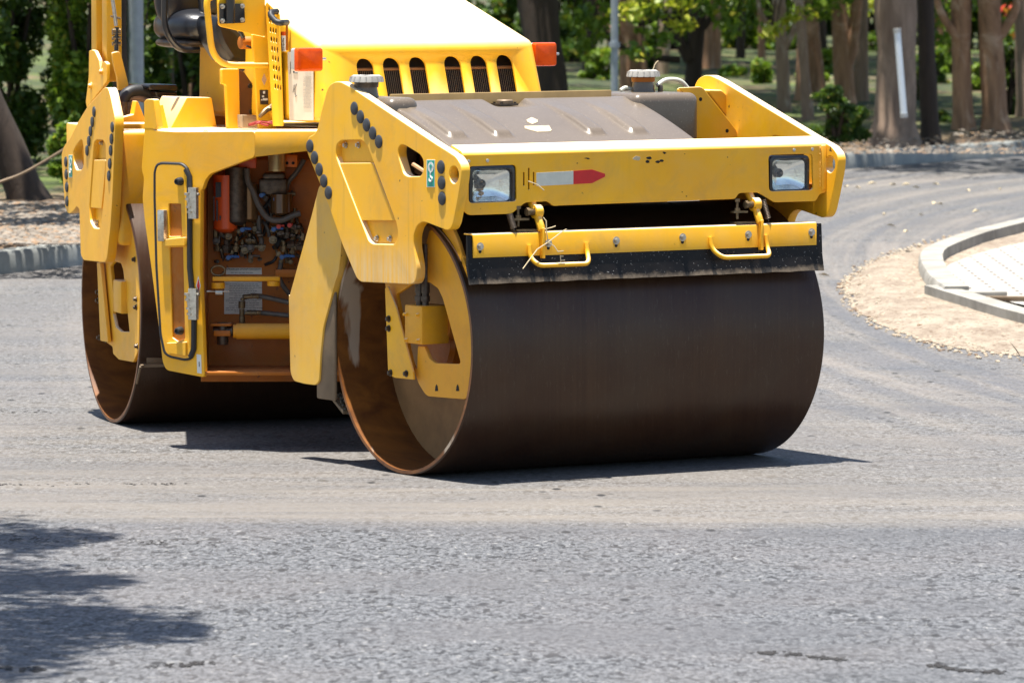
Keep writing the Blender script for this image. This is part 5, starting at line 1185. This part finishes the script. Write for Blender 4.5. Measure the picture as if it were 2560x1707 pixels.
for q_ in cl[::3]: mb.tube(smooth_path([g+Vector((.3,0,5.4)), g+Vector((.3,0,6.2)).lerp(Vector(q_[0]), .5), g+Vector(q_[0])], 4), [.05,.045,.04,.035,.03,.025,.02,.015,.01], 6)
mb.build('branches', BK['brown'], nt_, smooth=60)

# ---- shrubs
def shrub(label, X, Yb, wpx, hpx, leaf, n, mat, seed, d=None, name='shrub', group=None, cat='shrub', lift=0):
    g = gp(X, Yb, .2); d = g.y; k = d/FOC; w_, h_ = wpx*k/2, hpx*k; r = random.Random(seed); cl = []
    for i in range(34):
        a_ = r.uniform(0, 6.28); q_ = r.random()**.5*.8; z_ = r.uniform(.08, .95); tp = math.sqrt(max(.1, 1-(z_*.85)**2.5))
        cl.append(((math.cos(a_)*q_*w_*tp, math.sin(a_)*q_*w_*tp*.8, z_*h_), (w_*r.uniform(.14,.32), w_*r.uniform(.14,.32), h_*r.uniform(.06,.15))))
    me = leaf_mesh('foliage', cl, n, leaf, seed); me.materials.append(mat)
    r_ = empty(name, g); WPOS[r_.name] = g.copy(); tag(r_, label, cat, group)
    c = bpy.data.objects.new('foliage', me); COL.objects.link(c); c.parent = r_
    mb = MB()
    for i in range(5):
        a_ = i*1.26; mb.tube([g - UP*.1, g+Vector((math.cos(a_)*w_*.15, math.sin(a_)*w_*.15, h_*.3)), g+Vector((math.cos(a_)*w_*.5, math.sin(a_)*w_*.4, h_*.75))], [.035,.028,.012], 6)
    mb.build('stems', BK['dark'], r_); return r_
shrub('tall dark leafy tree filling the left edge behind the roller', 20, 430, 420, 900, .085, 20000, ML1, 21, cat='shrub')
shrub('dense green shrub between the left edge and the rear yoke', 215, 440, 330, 860, .085, 20000, ML2, 22)
shrub('lighter green bush low beside the leaning trunk', 190, 478, 150, 190, .07, 6000, ML2, 23)
shrub('dark green bush behind the left lamp post', 330, 430, 240, 800, .10, 12000, ML1, 24)
shrub('dark foliage behind the operator seat', 480, 400, 330, 700, .11, 15000, ML1, 25)
shrub('deep green bush in the gap under the guard rail', 560, 350, 200, 240, .09, 7000, ML1, 26)
shrub('round dark clipped bush left of the broad grey trunk', 2095, 372, 175, 150, .05, 14000, ML1, 27)
shrub('small dark bush in mid distance right of the forked tree', 1880, 155, 75, 55, .08, 2500, ML1, 28)
shrub('dark green bush at the right edge beyond the twin trunks', 2520, 300, 110, 200, .09, 5000, ML1, 29)
for i, (X, Y, w_, h_, mt, lb) in enumerate([(1500,235,120,110,ML2,'low bright bush beside the right lamp post'),(1620,210,110,90,ML1,'low dark bush left of the forked tree'),(1830,225,90,60,ML2,'low green tuft right of the forked tree'),
    (2030,235,90,70,ML2,'sunlit green tuft right of the crooked pale trunk'),(2330,235,100,110,ML1,'dark bush between the broad trunk and the twin trunks'),(2450,250,70,90,ML2,'green bush glimpsed between the twin trunks'),(2350,320,60,40,ML1,'small dark plant by the kerb right of the broad trunk'),
    (1760,175,120,70,ML1,'dark low hedge bush far behind the forked tree'),(1990,165,130,80,ML1,'dark low bush far behind the pale trunks'),(2200,170,130,90,ML2,'green bush far behind the broad grey trunk'),(1440,200,90,100,ML1,'dark bush beside the massive dark trunk')]):
    shrub(lb, X, Y, w_, h_, .09, 2600, mt, 90+i)
for i, (X, Y, w_, h_, mt, lb) in enumerate([(2080,215,150,90,ML2,'sunlit low bush behind the leaning brown trunk'),(2380,215,120,130,ML2,'bright bush behind the gap right of the broad grey trunk'),(2300,270,70,70,ML1,'dark shrub at the foot of the far bank, right of the tube lamp'),(1905,240,70,90,ML2,'leafy green bush just left of the blotchy pale trunk'),
    (2540,210,140,150,ML2,'bright foliage behind the right edge trunk'),(1700,130,160,120,ML2,'sunlit bush far behind the lamp post and forked tree'),(1500,150,120,120,ML2,'yellow-green bush between the dark trunk and the lamp post'),(1840,120,140,110,ML2,'pale green bush closing the view beyond the forked tree')]):
    shrub(lb, X, Y, w_, h_, .10, 2600, mt, 130+i)
rb = random.Random(77)
adj = ['shadowy', 'bright', 'ragged', 'feathery', 'dense', 'mottled', 'glossy', 'loose', 'deep green', 'pale green', 'tangled', 'spreading', 'thin', 'bushy', 'rounded', 'drooping']
for i in range(16):
    X = 640 + i*130 + rb.uniform(-30, 30)
    shrub(f'{adj[i]} shrub in the far row closing the park', X, 150 + rb.uniform(-25, 30), 230, 400, .20, 4200, [ML1, ML2, ML1][i % 3], 50+i, group='shrubs closing the park')
# low leafy twigs hanging into the top of the view
def twigs(label, pts, d, n, mat, seed, leaf=.10, r=.25):
    cl = []; g = None
    for X, Y in pts:
        p = CO + ray(X, Y)*(d/ray(X, Y).y); g = g or p; cl.append((p-g, (r, r, r*.55)))
    me = leaf_mesh('leafy_branch', cl, n, leaf, seed); me.materials.append(mat); root_ = empty('branch', g); WPOS[root_.name] = g.copy(); tag(root_, label, 'branch')
    c = bpy.data.objects.new('leaves', me); COL.objects.link(c); c.parent = root_
    mb = MB(); 
    for X, Y in pts: p = CO + ray(X, Y)*(d/ray(X, Y).y); mb.tube([p+Vector((.3,0,1.8)), p+Vector((.1,0,.6)), p], [.02,.014,.005], 5)
    mb.build('twigs', BK['dark'], root_)
twigs('sunlit yellow-green leaves hanging over the pale thin trunks', [(1940,70),(1975,50),(2010,35),(1925,85)], 66, 70, ML3, 3, .13, .16)
twigs('bright leafy branch hanging left of the forked tree', [(1640,80),(1600,130),(1655,110),(1580,40),(1640,20)], 70, 260, ML2, 4, .12, .25)
twigs('sunlit leaf spray high above the water tank', [(1560,30),(1610,10),(1690,15),(1700,60)], 68, 220, ML3, 31, .10, .22)
twigs('bright yellow-green leaf spray high at the right between trunks', [(2300,20),(2250,50),(2150,20)], 80, 200, ML3, 32, .12, .3)
twigs('leafy branch in the gap beyond the turn lamp', [(1430,40),(1480,80),(1440,120),(1500,30)], 72, 300, ML2, 5, .12, .3)
twigs('hanging leaves high between the thin and the leaning trunks', [(1880,20),(2030,20),(1840,60),(2080,10),(1780,20)], 74, 420, ML2, 6, .12, .35)
twigs('green foliage at the top between the brown trunks', [(2330,10),(2360,40),(2340,80),(2390,20)], 76, 320, ML2, 7, .12, .35)
twigs('red blossom seen high behind the twin trunks', [(2325,55),(2365,45),(2530,20),(2500,28),(2540,90)], 78, 46, MLR, 8, .13, .14)
# far path and low white kerb of the park walk
mb = MB(); pth = smooth_path([gp(X, Y, .5) for X, Y in ((1600,160),(1750,148),(1900,140),(2100,126),(2300,120))], 6)
for i in range(len(pth)-1):
    p, q_ = pth[i], pth[i+1]; mb.hexa([p+Vector((0,-.5,-.4)), q_+Vector((0,-.5,-.4)), q_+Vector((0,1.2,-.4)), p+Vector((0,1.2,-.4)), p+Vector((0,-.5,-.2)), q_+Vector((0,-.5,-.2)), q_+Vector((0,1.2,-.2)), p+Vector((0,1.2,-.2))])
tag(mb.build('park_path', MKW, None, smooth=0), 'pale paved walk crossing the far side of the park', kind='structure')

# ---- lamp posts
def post(label, X, Yb, wpx, collar=None):
    g = gp(X, Yb, .15); g.z = .1; r = wpx/2*g.y/FOC; rt = empty('lamp_post', g); WPOS[rt.name] = g.copy(); tag(rt, label, 'lamp post')
    m = simple('galvanised_grey', (.34,.38,.42), .55, .2, var=.25, sc_=12)
    mb = MB(); mb.tube([g, g+UP*2.5, g+UP*7], [r, r*.97, r*.8], 20); mb.build('post', m, rt, smooth=60)
    mb = MB(); mb.cyl(g, g+UP*.04, r*2.1, 16); mb.build('base_plate', m, rt)
    if collar:
        z_ = CAM_H - g.y*math.tan(PITCH+math.atan((collar-853.5)/FOC)); mb = MB(); mb.cyl(Vector((g.x,g.y,z_-.03)), Vector((g.x,g.y,z_+.03)), r*1.45, 20); mb.build('collar', m, rt)
    mb = MB(); mb.lathe(g+UP*7, UP, [(0,r),(.1,.14),(.3,.2),(.5,.16),(.6,.02)], 20); mb.build('lantern', MLG, rt)
post('thick grey lamp post rising behind the rear yoke and hoses', 341, 455, 40)
post('slim grey lamp post with a collar behind the water tank', 1536, 372, 19, 113)
# tube lamp strapped to the trunk
d_ = gp(2232, 384, .2).y - .55
def atd(X, Y, d): return CO + ray(X, Y)*(d/ray(X, Y).y)
p0, p1 = atd(2243, 76, d_), atd(2260, 290, d_); mb = MB(); mb.tube([p0, p1], .036, 12)
tl = mb.build('tube_lamp', simple('white_tube', (.75,.80,.82), .4, var=.08), None, smooth=40); tag(tl, 'long white tube lamp strapped upright to the broad grey trunk', 'tube lamp')
mb = MB(); mb.tube([p0.lerp(p1,-.02), p0.lerp(p1,.03)], .042, 12); mb.build('end_cap', MLG, tl); WPOS[tl.name] = Vector((0,0,0))
mb = MB(); mb.tube([p0.lerp(p1,.97), p0.lerp(p1,1.02)], .042, 12); mb.build('end_cap', MLG, tl)
# rope at the left
mb = MB(); mb.tube(smooth_path([atd(X, Y, 44.5) for X, Y in ((-120,500),(0,455),(60,432),(150,380),(230,330))], 6), .011, 6); tag(mb.build('rope', MMU, None), 'slack grey rope stretched across the shrubs at the left edge', 'rope')

# ---- litter: stones and leaves
def scatter(name, pts, smin, smax, mat, label, flat=.6, seed=0, kind='stuff'):
    rd = random.Random(seed); mb = MB()
    for p in pts:
        s = rd.uniform(smin, smax); n_ = rd.randint(5, 7); an = rd.uniform(0, 6); vs = []
        for lv, rr in ((0, .9), (.6, .8), (1, .35)):
            for k in range(n_): t = an+2*math.pi*k/n_; vs.append(p + Vector((math.cos(t)*s*rr*rd.uniform(.7,1.2), math.sin(t)*s*rr*rd.uniform(.7,1.2), s*flat*lv)))
        mb.add(vs, [(j*n_+k, j*n_+(k+1) % n_, (j+1)*n_+(k+1) % n_, (j+1)*n_+k) for j in range(2) for k in range(n_)] + [tuple(range(2*n_, 3*n_))])
    o = mb.build(name, mat, None, smooth=0); tag(o, label, kind=kind); return o
def isl(name, c1, c2, c3):
    m, n, b = mat_new(name); g_ = nd(n, 'ShaderNodeNewGeometry'); c = mixc(n, g_.outputs['Random Per Island'], c1, c2)
    c = mixc(n, ramp(n, math_(n, 'FRACT', math_(n, 'MULTIPLY', g_.outputs['Random Per Island'], 13.7)), [(.78, 0.), (.8, 1.)]), c, c3)
    n.links.new(c, b.inputs['Base Color']); b.inputs['Roughness'].default_value = .85; return m
MLT = isl('leaf_litter', (.10,.08,.06), (.24,.205,.165), (.22,.14,.08)); MPB = isl('sandy_pebbles', (.26,.21,.15), (.36,.30,.22), (.17,.11,.065))
rd = random.Random(5)
scatter('rubble', [gp(rd.uniform(-60, 240), rd.uniform(508, 612), .26) for _ in range(3000)], .012, .045, MLT, 'dry leaves and rubble heaped behind the left kerb', .5, 1)
scatter('leaf_litter', [gp(rd.uniform(2050, 2700), 384 - 60*rd.random()**1.5, .27) for _ in range(1100)], .012, .04, MLT, 'dry leaves and twigs strewn under the trees at the right', .3, 2)
lf = [(2115,468),(2145,471),(2232,463),(2265,463),(2290,470),(2340,462),(2336,510),(2350,512),(2300,540),(2265,581),(2228,566),(2440,530),(2060,690),(2180,460),(2210,537),(2420,478),(2500,475)]
for i, (X, Y) in enumerate(lf):
    mb = MB(); g = gp(X, Y, .004); a_ = rd.uniform(0, 6.28); s = rd.uniform(.035, .06); u_ = Vector((math.cos(a_), math.sin(a_), 0)); v_ = Vector((-u_.y, u_.x, 0))
    mb.add([g-u_*s, g-v_*s*.45+UP*.02, g+u_*s+UP*.012, g+v_*s*.45+UP*.025, g-u_*s-UP*.003, g-v_*s*.45+UP*.016, g+u_*s+UP*.008, g+v_*s*.45+UP*.021], [(0,1,2,3),(7,6,5,4)])
    tag(mb.build('fallen_leaf', MST, None, smooth=0), 'pale fallen leaf lying on the road at the right', 'leaf', 'fallen leaves on the road')

# ---- traffic island at the right
sand_px = [(2122,705),(2118,725),(2135,765),(2200,810),(2300,846),(2400,872),(2560,893),(2900,915),(2900,560),(2560,556),(2420,590),(2300,615),(2230,640),(2160,668)]
sand = [gp(X, Y) for X, Y in sand_px]
mb = MB(); cx_ = sum((p for p in sand), Vector())/len(sand); rings = 9; vs = []; sp_ = []
for i in range(len(sand)):
    p, q_ = sand[i], sand[(i+1) % len(sand)]
    for k in range(8): sp_.append(p.lerp(q_, k/8))
nS = len(sp_)
for r_ in range(rings+1):
    t = r_/rings
    for p in sp_:
        q_ = p.lerp(cx_, t); j = rd.uniform(-1, 1); vs.append(Vector((q_.x + j*.05*(1-t)**3, q_.y + rd.uniform(-.06,.06)*(1-t)**3, .004 + (.05*min(1, t*5) + rd.uniform(0, .014)*(1-t)**2 if r_ else 0))))
mb.add(vs, [(r_*nS+k, r_*nS+(k+1) % nS, (r_+1)*nS+(k+1) % nS, (r_+1)*nS+k) for r_ in range(rings) for k in range(nS)])
def sand_mat():
    m, n, b = mat_new('pale_sand'); v = coords(n, (1, .45, 1)); f = noise(n, 5, 8, .7, v); g_ = noise(n, 26, 5, .7, v)
    c = mixc(n, ramp(n, f, [(.35, 0.), (.65, 1.)]), (.32, .27, .205), (.19, .145, .105)); c = mixc(n, ramp(n, g_, [(.52, 0.), (.64, .85)]), c, (.12, .08, .05))
    n.links.new(c, b.inputs['Base Color']); b.inputs['Roughness'].default_value = .95; bump(n, b, f, .9, .06); return m
tag(mb.build('sand_apron', sand_mat(), None, smooth=60), 'pale crumbly sand spread round the island kerb', kind='structure')
pts = []
for _ in range(1700):
    t = rd.random()*.75; p = sp_[rd.randrange(nS)].lerp(cx_, t); pts.append(Vector((p.x, p.y, .045*min(1, t*5)+.004)))
for _ in range(900):
    t = -.10*rd.random()**2.2; p = sp_[rd.randrange(nS)].lerp(cx_, t); pts.append(Vector((p.x, p.y + rd.uniform(-.15,.15), .003)))
scatter('pebbles', pts,   .006, .022, MPB, 'loose sandy pebbles and crumbs on the island apron', .55, 6)
kA = smooth_path([gp(X, Y, .0) for X, Y in ((2356,765),(2320,737),(2299,705),(2295,682),(2306,664),(2345,645),(2410,621),(2480,602),(2560,583),(2720,556))], 6)
KA = kA[::-1]
for i in range(0, len(KA)-1, 8):
    sg_ = [Vector(p_) for p_ in KA[i:i+9]]
    if len(sg_) < 3: continue
    sg_[0] = sg_[0].lerp(sg_[1], .06); sg_[-1] = sg_[-1].lerp(sg_[-2], .06)
    kerb('island_kerb', sg_, .19, .14, MKW, 'white curved kerb stone round the near end of the traffic island')
kB = smooth_path([gp(X, Y, .0) for X, Y in ((2830,880),(2680,842),(2560,811),(2460,780),(2376,754))], 6)
kerb('island_kerb', kB, .19, .12, MKW, 'lower white kerb stone running out of the right edge')
def paver():
    m, n, b = mat_new('white_pavers'); v = coords(n); br_ = nd(n, 'ShaderNodeTexBrick'); n.links.new(v, br_.inputs[0]); br_.inputs['Scale'].default_value = 1.6
    br_.inputs['Color1'].default_value = (.37,.355,.33,1); br_.inputs['Color2'].default_value = (.32,.305,.28,1); br_.inputs['Mortar'].default_value = (.09,.07,.05,1); br_.inputs['Mortar Size'].default_value = .022
    c = mixc(n, ramp(n, noise(n, 2.5, 7, .7, v), [(.5, 0.), (.7, .5)]), br_.outputs[0], (.42,.34,.25)); n.links.new(c, b.inputs['Base Color']); b.inputs['Roughness'].default_value = .8; return m
pv = [gp(X, Y, .09) for X, Y in ((2385,722),(2352,700),(2345,680),(2375,660),(2430,638),(2500,618),(2560,606),(2800,575),(2800,820),(2560,762),(2460,742))]
tag(sheet('island_paving', [(p.x, p.y) for p in pv], .09, paver()), 'sunlit white slabs laid inside the island kerb')
for i, (X, Y, L_, W_, an, m) in enumerate([(2455,722,.16,.09,.2,MKW),(2545,735,.22,.03,-.1,MMU)]):
    g = gp(X, Y, .14); fr = frame(g.x, g.y, an); mb = MB(); mb.box(fr, -L_, L_, -W_, W_, .094, .125)
    tag(mb.build('slab', m, None, .006), ['loose pale slab lying at the kerb gap of the island', 'narrow brown board lying beside the loose slab on the island'][i], ['slab','board'][i])
# ---- cracks and crumbs of tar
def tar(label, p_, q_, n_, wv, seed):
    rd_ = random.Random(seed); pts = []; cl_ = [(rd_.random(), rd_.uniform(.01, .06), rd_.gauss(0, 1.2)) for _ in range(11)]
    for _ in range(n_):
        t0, s0, dy = rd_.choice(cl_); t = min(1.05, max(-.05, rd_.gauss(t0, s0))); X = p_[0]+(q_[0]-p_[0])*t; Y = p_[1]+(q_[1]-p_[1])*t + 2*math.sin(t*9+seed) + dy + rd_.gauss(0, wv); pts.append(gp(X, Y, .003))
    scatter('tar_crumbs', pts, .003, .013, MDK, label, .10, seed)
tar('dark crumbly crack line right of centre in the foreground', (1870,1626), (2115,1646), 260, 2.2, 1); tar('dark crumbly crack line near the lower right corner', (2270,1660), (2500,1682), 230, 2.2, 2)
tar('dark crumbs in a row at the bottom left', (380,1664), (530,1656), 120, 2.5, 3); tar('dark crumbs in the tree shadow at the lower left', (0,1668), (110,1672), 130, 3.0, 4)
tar('thin seam of dark crumbs left of the rear drum', (0,1028), (140,1030), 30, .8, 5); tar('long broken seam of crumbs under the front drum at the left', (0,1210), (520,1208), 60, 1.0, 6)
tar('scattered dark crumbs beside the seam in the tree shadow', (0,1344), (620,1360), 110, 4, 7)
